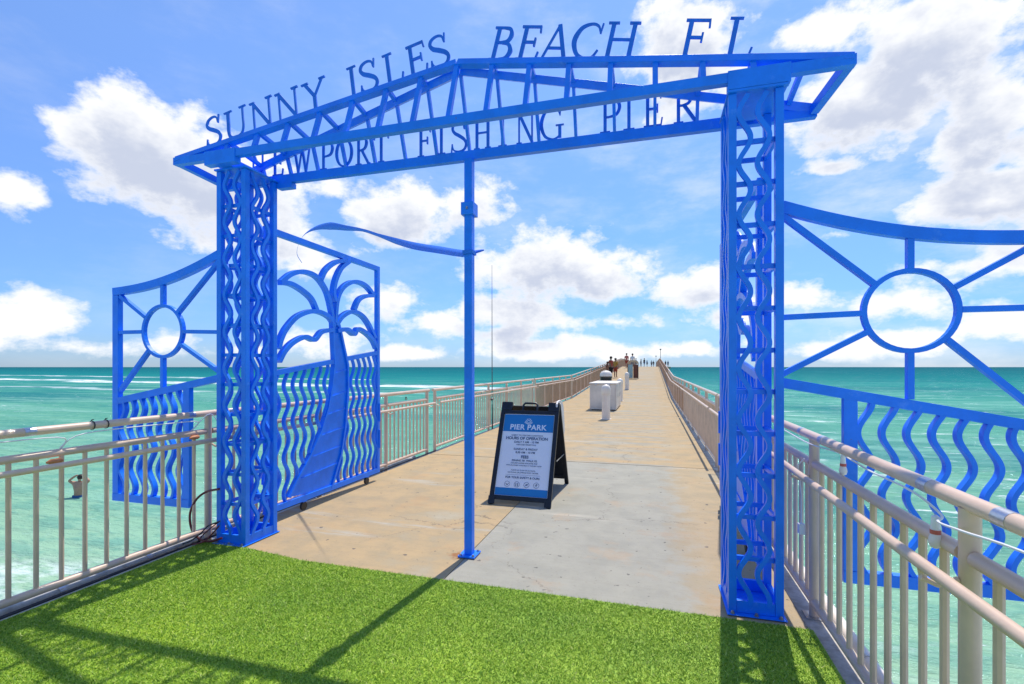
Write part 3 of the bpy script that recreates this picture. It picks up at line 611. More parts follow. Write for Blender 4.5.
def palm_gate(xp, sg):
    y0, y1, z0, z1 = 3.80, 5.72, .135, 2.80; t = .05
    P = lambda y, z: (xp, y, z)
    fr = GM().sweep([P(y0, z0), P(y0, z1), P(y1, z1), P(y1, z0)], XN, .06, t, closed=True); pg = fr.build('palm_gate', BLUE, gate, bevel=.002)
    zm = lambda y: 1.43+.135*(y-y0)
    yl, yr = at_z(trl, 1.47), at_z(trr, 1.60)
    GM().sweep([P(y0+.031, zm(y0+.031)), P(yl-.001, zm(yl))], XN, .05, t-.004).build('rail_bar', BLUE, pg)
    GM().sweep([P(yr+.001, zm(yr)), P(y1-.031, zm(y1-.031))], XN, .05, t-.004).build('rail_bar', BLUE, pg)
    for i, f in enumerate(FR):
        pts = [A_(*p) for p in f]; pts = [(min(max(p[0], y0+.03), y1-.03), min(p[1], z1-.03)) for p in pts]
        GM().sweep(cat_rom([P(*p) for p in pts], 6), XN, .046, t+.003+.0016*i).build('frond', BLUE, pg)
    # trunk: edge bars, a recessed back plate and shallow leaf-scar ledges
    poly = [P(*p) for p in trl]+[P(*p) for p in reversed(trr)]
    tr = GM().prism(poly, XN, .018).build('trunk', BLUE, pg)
    GM().sweep([P(*p) for p in trl], XN, .03, t+.006).build('trunk_edge', BLUE, tr); GM().sweep([P(*p) for p in trr], XN, .03, t+.0075).build('trunk_edge', BLUE, tr)
    for z in (1.42, 1.16, .96, .74, .53, .34):
        a_, c_ = at_z(trl, z-.02), at_z(trr, z+.03)
        GM().sweep([(xp, a_+.016, z), (xp, c_-.016, z+.05)], XN, .014, .036).build('leaf_scar', BLUE, tr)
    for y in [y0+.125+i*.1235 for i in range(15)]:
        zt_ = zm(y)-.024
        # cut each bar where it meets the trunk
        zs = [z0+.03+(zt_-z0-.03)*i/60 for i in range(61)]; run = []
        ok = lambda u, z: not (at_z(trl, z)-.012 < u < at_z(trr, z)+.012)
        for z in zs+[None]:
            if z is not None:
                u = y+.034*math.sin(2*math.pi*z/.36+.6)
                if ok(u, z): run.append(P(u, z)); continue
            if len(run) > 3: GM().sweep(run, XN, .019, .036).build('wavy_bar', BLUE, pg)
            run = []
    for y in (y0+.5, y1-.25):
        c = GM(); c.tube([(xp-.012, y, .05), (xp+.012, y, .05)], .043, 16); c.build('caster', BLACKP, pg, smooth_=True)
        GM().box(xp-.022, xp+.022, y-.03, y+.03, .0945, z0-.031).build('caster_bracket', BLUE, pg)
    for z in (.45, 2.4): GM().tube([(xp, y0-.05, z-.05), (xp, y0-.05, z+.05)], .016, 12).build('hinge', BLUE, pg)
    for z in (.55, .9): GM().tube([(xp-sg*.03, y1+.01, z-.12), (xp-sg*.03, y1+.01, z+.12)], .012, 10).build('drop_bolt', BLUE, pg)
    for z in (.3, 2.5): GM().box(xp-.02, xp+.02, TY1+.001, y0-.031, z-.02, z+.02).build('hinge_arm', BLUE, pg)
    return pg
palm_gate(-3.50, -1); palm_gate(.735, 1)

# torn tape tied round the centre post, streaming away to the left
def on_plane(px, py, Y):
    t_ = (px-512)/F; x = Y*(t_*math.cos(YAW)-math.sin(YAW))/(math.cos(YAW)+t_*math.sin(YAW)); d = -x*math.sin(YAW)+Y*math.cos(YAW); return Vector((x, Y, 1.5-(py-367)*d/F))
tape = thing('streaming_tape', 'torn strip of blue plastic tape tied round the centre post and blowing leftwards', 'plastic tape', tuple(on_plane(468, 253, 3.64)))
loc0 = on_plane(468, 253, 3.64)
pts = [(484, 250, .0), (474, 252, .02), (463, 253.5, .045), (440, 250, .055), (415, 246, .055), (396, 241, .045), (378, 235, .02), (362, 230, .02), (346, 228, .045), (330, 226, .075), (316, 228, .05), (305, 234, .02), (299, 243, .008), (297, 254, .006), (302, 263, .004)]
C0 = cat_rom([on_plane(a, b_, 3.70 if i < 3 else 3.70+.80*(i-2))-loc0 for i, (a, b_, w_) in enumerate(pts)], 5)
ws = np.interp(np.linspace(0, len(pts)-1, len(C0)), range(len(pts)), [p[2] for p in pts])
m = MB(); vs = []; 
for i, (c, w_) in enumerate(zip(C0, ws)):
    tw = .25+.35*math.sin(i*.13); up = Vector((0, math.sin(tw), math.cos(tw)))*(w_*(1.25+i*.020)/2+.005+.002); vs += [c+up, c-up]
m.add(vs, [(2*i, 2*i+1, 2*i+3, 2*i+2) for i in range(len(C0)-1)])
o = m.build('loose_strip', TAPE, tape, smooth_=True); md = o.modifiers.new('thickness', 'SOLIDIFY'); md.thickness = .0012
m = MB(); m.sweep([Vector((PX+dx*.041, PY+dy*.041, 0))-Vector((loc0.x, loc0.y, 0)) for dx, dy in ((-1, -1), (1, -1), (1, 1), (-1, 1))], ZN, .004, .03, closed=True); m.build('knot', TAPE, tape)

# ------------------------------------------------------------------ railings
RX_L, RX_R = -3.765, .96
pk = {}
def rod(name, r, h, mt, n=8):
    k = (name, r, round(h, 3), mt.name)
    if k not in pk:
        q = MB().tube([(0, 0, 0), (0, 0, h)], r, n); o_ = q.build(name, mt, smooth_=True); pk[k] = o_.data; bpy.data.objects.remove(o_)
    return pk[k]
def railing(side, ypost, label, detail, group):
    x = RX_L if side < 0 else RX_R; inn = -side
    ya, yb = ypost[0], ypost[-1]; z = lambda y: deck_z(y)
    root = thing('pier_railing', label, 'railing', (x, ya, z(ya)), group)
    O = Vector((x, ya, z(ya))); zt, zm_, zb_ = (1.092, .935, .07) if side < 0 else (1.071, .905, .055)
    def V3(dx, y, zz): return Vector((x+dx, y, zz+z(y)))-O
    def rail(name, dx, zz, r, mt, y0, y1, n=12, bars=None):
        m_ = MB(); ymid = [y for y in (23.8, 64) if y0+.05 < y < y1-.05]
        m_.tube([V3(dx, y, zz) for y in [y0]+ymid+[y1]], r, n); return m_
    if not detail:
        m_ = MB()
        for zz, r, dx in ((1.075, .026, 0), (.925, .022, 0), (.055, .022, 0), (.87, .017, inn*.13)):
            m_.tube([V3(dx, ya-.08, zz), V3(dx, yb+.08, zz)], r, 6)
        root_name = root; 
        bpy.data.objects.remove(root)
        for y in ypost: m_.tube([V3(0, y, -.03), V3(0, y, 1.05)], .036, 6)
        m2 = MB()
        for a_, c_ in zip(ypost, ypost[1:]):
            for i in range(1, 11):
                y = a_+(c_-a_)*i/11; m_.tube([V3(0, y, .06), V3(0, y, .91)], .015, 4)
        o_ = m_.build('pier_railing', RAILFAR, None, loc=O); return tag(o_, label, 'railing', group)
    rail('top_rail', 0, zt, .027, RAIL, ya-.08, yb+.08, 14).build('top_rail', RAIL, root, smooth_=True)
    for a_, c_ in zip(ypost, ypost[1:]):
        rail('m', 0, zm_, .0255, RAIL, a_+.034, c_-.034).build('mid_rail', RAIL, root, smooth_=True)
    rail('b', 0, zb_, .026, RAIL, ya-.02, yb+.02).build('bottom_rail', RAIL, root, smooth_=True)
    rail('h', inn*.13, .87, .0195, RAIL, ya-.05, yb+.05).build('handrail', RAIL, root, smooth_=True)
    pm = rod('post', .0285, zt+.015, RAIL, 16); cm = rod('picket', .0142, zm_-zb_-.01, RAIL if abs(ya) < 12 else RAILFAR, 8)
    for y in ypost:
        p_ = link('post', pm, root, V3(0, y, -.03))
        k = MB(); k.tube([Vector((inn*.03, 0, .86)), Vector((inn*.085, 0, .835)), Vector((inn*.13, 0, .855))], .009, 8); k.tube([Vector((inn*.128, 0, .87)), Vector((inn*.132, 0, .895))], .01, 8)
        k.build('bracket', RAIL, p_, smooth_=True)
        k = MB().box(-.055, .055, -.055, .055, -.012, .003).build('foot_plate', STEEL, p_)
    for a_, c_ in zip(ypost, ypost[1:]):
        for i in range(1, 11):
            y = a_+(c_-a_)*i/11; link('picket', cm, root, V3(0, y, zb_+.005))
    if abs(ya) < 9:
        for y in ypost[1:4]:
            for dy in (-.17, .24):
                k = MB().tube([V3(0, y+dy-.03, zt), V3(0, y+dy+.03, zt)], .0282, 14); k.build('sleeve', STEEL, root, smooth_=True)
    return root
sn = {-1: 'left', 1: 'right'}
near_lab = {0: 'taupe tubular railing beside the green turf, on the {} of the gateway', 1: '{} hand pier railing run just beyond the first double post', 2: '{} hand pier railing run third from the gateway, still on level deck',
            3: '{} hand pier railing run where the deck starts to climb', 4: '{} hand pier railing run halfway up the climbing deck'}
for side in (-1, 1):
    for k in range(-1, 15):
        s0 = 8.07+7.85*(k-1)
        yp = [s0+1.506*i for i in range(6)]
        if k == 0: yp = [.40, 1.87, 3.40, 4.90, 6.39, 7.75]
        if k == -1: yp = [-7.2, -5.7, -4.2, -2.7, -1.2, .08]
        if k < 0: continue
        lab = near_lab.get(k, '{} hand pier railing run in the distance near the crest').format(sn[side])
        if side > 0 and k == 0: lab = 'taupe tubular railing in the right foreground, beside the sun panel'
        railing(side, yp, lab, k < 4, 'railing runs along the pier')

# service conduit clipped outside each rail foot
for x, nm, m_, y1, r_ in ((RX_L-.11, 'grey service conduit clamped outside the foot of the left railing', CONDUIT, 7.5, .028), (RX_R+.12, 'weathered white service conduit outside the foot of the right railing', WHITE, 7.5, .035)):
    t_ = thing('service_conduit', nm, 'conduit', (x, 0, -.03))
    MB().tube([(0, -1, 0), (0, y1, 0)], r_, 12).build('pipe', m_, t_, smooth_=True)
    for y in (.9, 1.7, 2.35, 2.95, 3.9, 5.1): MB().tube([(0, y-.02, 0), (0, y+.02, 0)], r_+.006, 12).build('clamp', STEEL, t_, smooth_=True)
m_ = MB().tube([(0, 0, 0), (.01, 2, .002), (-.01, 4, 0), (0, 9, 0)], .011, 8); o = m_.build('power_cable', CABK, loc=(XL-.03, -1, .012), smooth_=True)
tag(o, 'black cable lying along the turf edge at the foot of the left railing', 'cable')

# loops of cable by the left tower
t_ = thing('cable_loops', 'dark red and black cable looped between left railing and tower foot', 'cable', (-3.66, 3.3, .02))
def ground(px, py, z=0.0, x=None):
    d = F*(1.5-z)/(py-367); r_ = (px-512)/F*d; return Vector((r_*math.cos(YAW)-d*math.sin(YAW), r_*math.sin(YAW)+d*math.cos(YAW), z))
B0 = Vector((-3.66, 3.3, .02))
def lp(pxs, yy, r_, m__, nm='cable'):
    MB().tube(cat_rom([on_plane(a, b_, yy+.02*math.sin(i*1.9))-B0 for i, (a, b_) in enumerate(pxs)], 7), r_, 8).build(nm, m__, t_, smooth_=True)
lp([(219, 489), (206, 492), (196, 500), (190, 514), (192, 530), (201, 540), (212, 541), (222, 538)], 3.27, .0095, CABR)
lp([(218, 522), (208, 526), (200, 534), (188, 542), (172, 546)], 3.24, .006, CABK)
lp([(219, 526), (211, 535), (203, 542), (190, 545), (178, 548)], 3.21, .0065, CABR)
lp([(196, 543), (204, 534), (212, 527), (220, 521)], 3.27, .005, CABR)

# string lights hung on the rails
def string_light(label, x, pts, bulbs, collar):
    o0 = Vector((x, pts[0][1], pts[0][2])); t_ = thing('string_light', label, 'string light', tuple(o0), 'string lights tied to the railings')
    MB().tube(cat_rom([Vector(p)-o0 for p in pts], 6), .0042, 6).build('wire', CABW, t_, smooth_=True)
    for bp_ in bulbs:
        v = Vector(bp_)-o0
        k = MB(); k.lathe(v.x, v.y, [(.004, v.z+.10), (.011, v.z+.095), (.014, v.z+.045), (.012, v.z+.04)], 12); k.build('socket', CABW if collar is PINKB else collar, t_, smooth_=True)
        k = MB(); k.lathe(v.x, v.y, [(.012, v.z+.040), (.018, v.z+.022), (.020, v.z+.008), (.015, v.z-.008), (.005, v.z-.014)], 14); k.build('bulb', WHITE, t_, smooth_=True)
        k = MB(); k.lathe(v.x, v.y, [(.0155, v.z+.036), (.0155, v.z+.050)], 12); k.build('collar', collar, t_)
xr = RX_R
string_light('white wire with hanging bulbs tied along the right foreground rail', xr,
    [(xr-.03, 4.0, 1.04), (xr-.032, 3.4, 1.03), (xr+.01, 3.05, 1.035), (xr+.03, 2.9, 1.02), (xr-.033, 2.5, 1.04), (xr-.034, 2.15, 1.04), (xr+.0, 2.03, .99), (xr-.045, 1.95, .985), (xr-.05, 1.8, 1.0), (xr-.045, 1.5, 1.03), (xr-.035, .8, 1.05)],
    [(xr+.03, 3.02, .93), (xr-.03, 2.0, .895)], PINKB)
xl = RX_L
string_light('white wire with orange socketed bulbs tied along the left foreground rail', xl,
    [(xl+.03, .9, 1.04), (xl+.033, 1.6, 1.05), (xl+.03, 2.25, 1.04), (xl+.0, 2.28, .96), (xl+.034, 2.4, 1.045), (xl+.033, 3.0, 1.045), (xl+.02, 3.28, 1.03), (xl+.0, 3.24, .96), (xl+.045, 3.38, 1.09), (xl+.05, 3.5, .93)],
    [], ORANGE)
lt = [o_ for o_ in COL.objects if o_.get('label', '').startswith('white wire with orange')][0]
for (yy, zz) in ((2.23, .885), (3.24, .90)):
    v = Vector((xl+.03, yy, zz))-Vector(lt.location)
    k = MB().tube([v+Vector((0, -.045, 0)), v+Vector((0, -.02, .002)), v+Vector((0, .03, .002)), v+Vector((0, .045, 0))], [.006, .017, .018, .009], 12); k.build('socket', ORANGE, lt, smooth_=True)
k = MB().tube([Vector((xr-.05, 3.42, .93)), Vector((xr-.075, 3.46, .88)), Vector((xr-.06, 3.44, .70)), Vector((xr-.06, 3.44, .52))], .004, 6)
k.v = [(v[0]-xr, v[1]-3.44, v[2]-.5) for v in k.v]
tw_ = thing('cable_plug', 'white plug hanging on its wire against the first right-hand rail post', 'plug', (xr, 3.44, .5)); k.build('wire', CABW, tw_, smooth_=True)
MB().box(-.078, -.042, -.02, .02, -.045, .02).build('plug', CABW, tw_, bevel=.004)
for (yy, nm) in ((2.47, 'small black cable tie knot on top of the left rail, the nearer one'), (2.56, 'small dark cable tie knot on top of the left rail, the farther one')):
    k = MB(); k.tube([(-.008, 0, .0), (0, .0, .008), (.012, .006, .012)], [.003, .004, .002], 6); k.sweep([(.031*math.cos(a), 0, -.03+.031*math.sin(a)) for a in [2*math.pi*i/16 for i in range(16)]], YN, .003, .006, closed=True)
    tag(k.build('cable_tie', CABK, loc=(xl, yy, 1.122)), nm, 'cable tie')

# rod leaning on the left rail
t_ = thing('fishing_rod', 'long thin fishing rod standing upright against the left railing', 'fishing rod', (RX_L+.075, 11.15, .0))
MB().tube([(0, 0, .01), (-.005, 0, .6)], [.018, .016], 8).build('grip', CABK, t_, smooth_=True)
MB().tube([(-.005, 0, .6), (-.008, .0, 1.9), (-.01, 0, 3.95)], [.012, .010, .004], 8).build('rod_blank', POLE, t_, smooth_=True)
for z_ in (1.4, 2.1, 2.8, 3.4): MB().sweep([(.012*math.cos(a), -.02+.012*math.sin(a), z_) for a in [math.pi*i/4 for i in range(8)]], ZN, .002, .004, closed=True).build('line_guide', STEEL, t_)
k = MB().tube([(.0, -.05, .72), (.0, -.0, .74)], .03, 12); k.build('reel', POLE, t_, smooth_=True)

# ------------------------------------------------------------------ folding sign
def text_mesh(name, body, size, m_, parent, loc, rot, ext=.0006, align='CENTER', spacing=1.0, bold=0):
    c = bpy.data.curves.new(name, 'FONT'); c.body = body; c.size = size; c.align_x = align; c.align_y = 'CENTER'; c.extrude = ext; c.space_character = spacing; c.offset = bold
    to = bpy.data.objects.new('tmp', c); COL.objects.link(to); dg = bpy.context.evaluated_depsgraph_get()
    me = bpy.data.meshes.new_from_object(to.evaluated_get(dg)); bpy.data.objects.remove(to); me.materials.clear(); me.materials.append(m_)
    o_ = link(name, me, parent, loc); o_.rotation_euler = rot; return o_
SX0, SX1, SYF, SYB, SYT, SH = -1.725, -1.03, 5.08, 6.24, 5.62, 1.09
sign = thing('folding_sign', 'black framed folding sidewalk sign with pale blue pier hours poster', 'sign', ((SX0+SX1)/2, SYF+.4, 0))
so_ = Vector(sign.location); tilt = math.atan2(SYT-SYF, SH-.04)
fr = bpy.data.objects.new('front_board', None)
def local_board(y0, y1, flip):
    """frame of one board in its own tilted axes: u across, v up the slope, w outwards"""
    base = Vector(((SX0+SX1)/2, y0, 0)); upv = Vector((0, y1-y0, SH)).normalized(); L = math.hypot(y1-y0, SH)
    right = Vector((1, 0, 0)); out = right.cross(upv) if not flip else -right.cross(upv)
    return lambda u, v, w: base+right*u+upv*v+out*w-so_, L
Q, L = local_board(SYF, SYT, False); W2 = (SX1-SX0)/2
def bx(f, u0, u1, v0, v1, w0, w1):
    vs = [f(u, v, w) for w in (w0, w1) for v in (v0, v1) for u in (u0, u1)]
    return vs, [(0, 2, 3, 1), (4, 5, 7, 6), (0, 1, 5, 4), (2, 6, 7, 3), (0, 4, 6, 2), (1, 3, 7, 5)]
m_ = MB(); fw = .046
m_.add(*bx(Q, -W2, -W2+fw, .0, L-.12, -.02, .018)); m_.add(*bx(Q, W2-fw, W2, .0, L-.12, -.02, .018))
m_.add(*bx(Q, -W2+fw, W2-fw, .055, .10, -.02, .017)); m_.add(*bx(Q, -W2+fw, W2-fw, L-.16, L-.12, -.02, .017))
m_.add(*bx(Q, -W2+fw, W2-fw, .10, L-.16, -.018, -.004))
front = m_.build('front_board', BLACKP, sign, bevel=.004)
for s_ in (-1, 1):
    m_ = MB(); a_, c_ = (-W2, -W2+.13) if s_ < 0 else (W2-.13, W2); m_.add(*bx(Q, a_, c_, L-.119, L-.012, -.03, .019)); m_.build('shoulder', BLACKP, front, bevel=.01)
m_ = MB(); hp = [Q(-.085, L-.118, .0), Q(-.085, L-.045, .0), Q(-.065, L-.022, 0), Q(.065, L-.022, 0), Q(.085, L-.045, 0), Q(.085, L-.118, 0)]; m_.tube(hp, .013, 10); m_.build('handle', BLACKP, front, smooth_=True)
rot = (math.pi/2-tilt, 0, 0)
pu, pv0, pv1 = W2-fw-.002, .102, L-.162
m_ = MB(); m_.add(*bx(Q, -pu, pu, pv0, pv1, -.0035, .0)); post_ = m_.build('poster', PAPER, sign)
hb = pv1-.215; 
m_ = MB(); m_.add(*bx(Q, -pu+.004, pu-.004, hb, pv1-.008, .0005, .002)); m_.build('header_band', NAVY, post_)
m_ = MB(); m_.add(*bx(Q, -pu+.004, pu-.004, pv0+.004, pv0+.085, .0005, .002)); m_.build('footer_band', NAVY, post_)
def tx(body, v, size, m__=INK, u=0, sp=1.0, bold=0): text_mesh('lettering', body, size, m__, post_, Q(u, v, .0028), rot, spacing=sp, bold=bold)
tx('PIER PARK', hb+.052, .088, INKW, sp=1.08, bold=.0025)
m_ = MB()
for i in range(7):
    a0 = math.pi*(i+.0)/6; r1, r2 = .026, .042; m_.sweep([Q(r1*math.cos(a0), hb+.122+r1*math.sin(a0), .0025), Q(r2*math.cos(a0), hb+.122+r2*math.sin(a0), .0025)], Q(0, 0, 1)-Q(0, 0, 0), .006, .0015)
for q in range(3): m_.sweep([Q(-.05+.012*q+.1*i/8*(1-.24*q), hb+.112-.008*q+.003*math.sin(i*1.6), .0025) for i in range(9)], Q(0, 0, 1)-Q(0, 0, 0), .004, .0015+.0003*q)
m_.sweep([Q(.02*math.cos(a), hb+.118+.02*math.sin(a), .0025) for a in [math.pi*i/10 for i in range(11)]], Q(0, 0, 1)-Q(0, 0, 0), .006, .0013); m_.build('emblem', INKW, post_)
v = hb-.045
for body, sz, dv, bd in (('SUBJECT TO WEATHER CONDITIONS', .022, .036, 0), ('HOURS OF OPERATION', .046, .044, .0012), ('DAILY 7 AM - 10 PM', .033, .032, .0004), ('WEATHER PERMITTING', .022, .052, 0), ('SUNDAY & FRIDAY', .033, .038, .0004), ('8:30 AM - 10 PM', .033, .052, .0004),
                         ('FEES', .046, .042, .0012), ('FISHING $8  WALK $2', .030, .030, .0004), ('CHILDREN UNDER FIVE ENTER FREE', .019, .026, 0), ('ANNUAL PASSES AVAILABLE AT THE BAIT SHOP', .019, .055, 0), ('PLEASE NO GLASS OR ALCOHOL', .019, .026, 0), ('NO DIVING OR JUMPING FROM THE PIER', .019, .056, 0), ('FOR YOUR SAFETY & OURS', .032, .0, .0006)):
    tx(body, v, sz, bold=bd); v -= dv
m_ = MB(); m_.add(*bx(Q, -.2, .2, v+.030, v+.0315, .0005, .002)); m_.build('rule_line', INK, post_)
for i in range(4):
    m_ = MB(); u = -.165+.11*i; vv = v-.075; nz = Q(0, 0, 1)-Q(0, 0, 0)
    m_.sweep([Q(u+.030*math.cos(a), vv+.030*math.sin(a), .0022) for a in [2*math.pi*k/18 for k in range(18)]], nz, .003, .0012, closed=True)
    if i == 0: m_.sweep([Q(u-.016, vv+.006, .0022), Q(u, vv-.012, .0022), Q(u+.016, vv+.008, .0022)], nz, .006, .0014)
    if i == 1: m_.sweep([Q(u-.01, vv-.018, .0022), Q(u-.01, vv+.015, .0022)], nz, .007, .0014); m_.sweep([Q(u+.01, vv-.018, .0022), Q(u+.01, vv+.015, .0022)], nz, .007, .0016)
    if i == 2: m_.sweep([Q(u-.016, vv-.012, .0022), Q(u+.004, vv, .0022), Q(u+.016, vv+.014, .0022)], nz, .007, .0014); m_.sweep([Q(u-.010, vv+.012, .0022), Q(u+.012, vv-.012, .0022)], nz, .004, .0016)
    if i == 3: m_.sweep([Q(u, vv-.018, .0022), Q(u, vv+.018, .0022)], nz, .006, .0014); m_.sweep([Q(u-.015, vv-.003, .0022), Q(u+.015, vv+.010, .0022)], nz, .005, .0016)
    m_.build('safety_icon', INK, post_)
for s_ in (-1, 1):
    m_ = MB(); u = s_*(W2-.035); m_.tube([Q(u, .06, .018), Q(u, .06, .024)], .008, 8); m_.build('screw', BOLT, front)
    m_ = MB(); a_, c_ = (-W2-.004, -W2+.07) if s_ < 0 else (W2-.07, W2+.004); m_.add(*bx(Q, a_, c_, -.0, .085, .0185, .03)); m_.build('foot', BLACKP, front, bevel=.003)
Q2, L2 = local_board(SYB, SYT+.02, True)
m_ = MB(); m_.add(*bx(Q2, -W2, -W2+.05, 0, L2-.02, -.02, .016)); m_.add(*bx(Q2, W2-.05, W2, 0, L2-.02, -.02, .016)); m_.add(*bx(Q2, -W2+.05, W2-.05, .09, .15, -.02, .015)); m_.add(*bx(Q2, -W2+.05, W2-.05, .15, L2-.06, -.015, .0))
m_.build('rear_board', BLACKP, sign, bevel=.004)
m_ = MB(); cw = [(-.05, 1.02), (-.045, 1.07), (0, 1.10), (.14, 1.105), (.26, 1.08), (.34, 1.02), (.40, .88), (.44, .70), (.34, .62), (.18, .86), (.06, 1.0)]
m_.prism([Vector((SX1-.03, SYT+a_, c_))-so_ for a_, c_ in cw], XN, .022); m_.build('side_hinge', WHITE, sign, bevel=.004)
m_ = MB(); m_.tube([Vector((SX1-.02, SYF+.42, .42))-so_, Vector((SX1-.02, SYB-.24, .42))-so_], .006, 6); m_.build('spreader', STEEL, sign)

# ------------------------------------------------------------------ bollards, box, cart, bin station, lamp
bm0 = None
for (px, py, h, lab, cam_d) in ((606, 420, 1.0, 'white domed bollard standing in front of the white box', 14.0), (620, 389, 1.0, 'white domed bollard mostly hidden behind the white box', 21.5), (627, 389, 1.0, 'white domed bollard farthest up the deck, right of the box', 28.2)):
    r_ = (px-512)/F*cam_d; x = r_*math.cos(YAW)-cam_d*math.sin(YAW); y = r_*math.sin(YAW)+cam_d*math.cos(YAW)
    t_ = thing('bollard', lab, 'bollard', (x, y, deck_z(y)+.002), 'white bollards along the pier')
    MB().lathe(0, 0, [(.155, 0), (.155, .012), (.118, .013), (.118, .70)], 20).build('bollard_tube', WHITE, t_, smooth_=True)
    MB().lathe(0, 0, [(.125, .701), (.13, .71), (.13, .86), (.122, .91), (.10, .955), (.06, .985), (.012, 1.0)], 20).build('domed_cap', WHITE, t_, smooth_=True)
bx0, bx1, by0, by1 = -2.08, -1.18, 17.05, 19.6
t_ = thing('utility_box', 'large white metal storage box standing on the pier deck', 'storage box', ((bx0+bx1)/2, (by0+by1)/2, .0))
hx, hy = (bx1-bx0)/2, (by1-by0)/2
body = MB().box(-hx, hx, -hy, hy, .03, .90).build('box_body', BOX, t_, bevel=.015)
MB().box(-hx-.03, hx+.03, -hy-.03, hy+.03, .902, .955).build('lid', BOX, t_, bevel=.02)
for y in (-.95, -.1, .75): MB().box(hx+.001, hx+.012, y-.36, y+.36, .10, .86).build('door_panel', BOX, body, bevel=.004); 
for y in (-.95, -.1, .75): MB().box(hx+.013, hx+.03, y+.27, y+.31, .42, .56).build('handle', STEEL, body)
MB().box(-.30, .30, -hy-.012, -hy-.001, .12, .80).build('front_panel', BOX, body, bevel=.004); MB().box(.20, .235, -hy-.028, -hy-.013, .44, .54).build('latch', STEEL, body)
for q in (-.24, .2): MB().box(q-.035, q+.035, -hy-.036, -hy-.031, .86, .93).build('hinge', STEEL, body)
MB().box(-hx+.05, hx-.05, -hy+.05, hy-.05, .003, .029).build('plinth', BLACKP, t_)
t_ = thing('wheeled_cart', 'black cart with white domed lid standing behind the white box', 'cart', (-2.02, 22.6, .0))
MB().lathe(0, 0, [(.20, .25), (.24, .5), (.26, 1.05)], 18).build('tub', BLACKP, t_, smooth_=True)
MB().lathe(0, 0, [(.275, 1.051), (.28, 1.08), (.27, 1.19), (.20, 1.29), (.11, 1.33), (.02, 1.34)], 18).build('domed_lid', WHITE, t_, smooth_=True)
MB().lathe(0, 0, [(.286, 1.06), (.286, 1.075)], 18).build('lid_band', BLACKP, t_)
for dx, dy in ((-.17, -.17), (.17, -.17), (-.17, .17), (.17, .17)):
    MB().tube([(dx-.015, dy, .075), (dx+.015, dy, .075)], .074, 14).build('wheel', BLACKP, t_, smooth_=True); MB().tube([(dx, dy, .10), (dx*.9, dy*.9, .26)], .015, 6).build('leg', POLE, t_)
def at_px(px, d): r_ = (px-512)/F*d; x = r_*math.cos(YAW)-d*math.sin(YAW); y = r_*math.sin(YAW)+d*math.cos(YAW); return Vector((x, y, deck_z(y)))
p = at_px(633, 38)
t_ = thing('bin_station', 'cream hooded bin station with pale and brown bins halfway up the pier', 'bin station', tuple(p))
hood = [(-.42, 0, 1.15), (-.42, 0, 1.25), (-.34, 0, 1.38), (-.18, 0, 1.44), (.18, 0, 1.44), (.34, 0, 1.38), (.42, 0, 1.25), (.42, 0, 1.15), (.30, 0, 1.15), (.24, 0, 1.28), (-.24, 0, 1.28), (-.30, 0, 1.15)]
MB().prism(hood, YN, .5).build('hood', CREAM, t_, bevel=.01)
MB().box(-.36, -.02, -.24, .24, .05, 1.10).build('pale_bin', TEAL, t_, bevel=.02); MB().box(.03, .36, -.24, .24, .05, 1.10).build('brown_bin', BROWNP, t_, bevel=.02)
for dx in (-.39, .39): MB().box(dx-.02, dx+.02, -.2, .2, .003, 1.149).build('side_post', BLACKP, t_)
p = at_px(660.5, 108)
t_ = thing('pier_lamp', 'tall dark lamp pole beyond the crest at the right rail', 'lamp post', tuple(p))
MB().tube([(0, 0, 0), (0, 0, 3.7)], [.06, .045], 8).build('pole', POLE, t_); MB().lathe(0, 0, [(.05, 3.701), (.16, 3.75), (.2, 3.95), (.05, 4.02)], 12).build('lamp_head', POLE, t_)
p = at_px(656, 118)
t_ = thing('flag_pole', 'thin short pole left of the tall lamp pole beyond the crest', 'pole', tuple(p))
MB().tube([(0, 0, 0), (0, 0, 2.7)], .03, 6).build('pole', POLE, t_); MB().box(-.12, .12, -.03, .03, 2.45, 2.68).build('marker', POLE, t_)

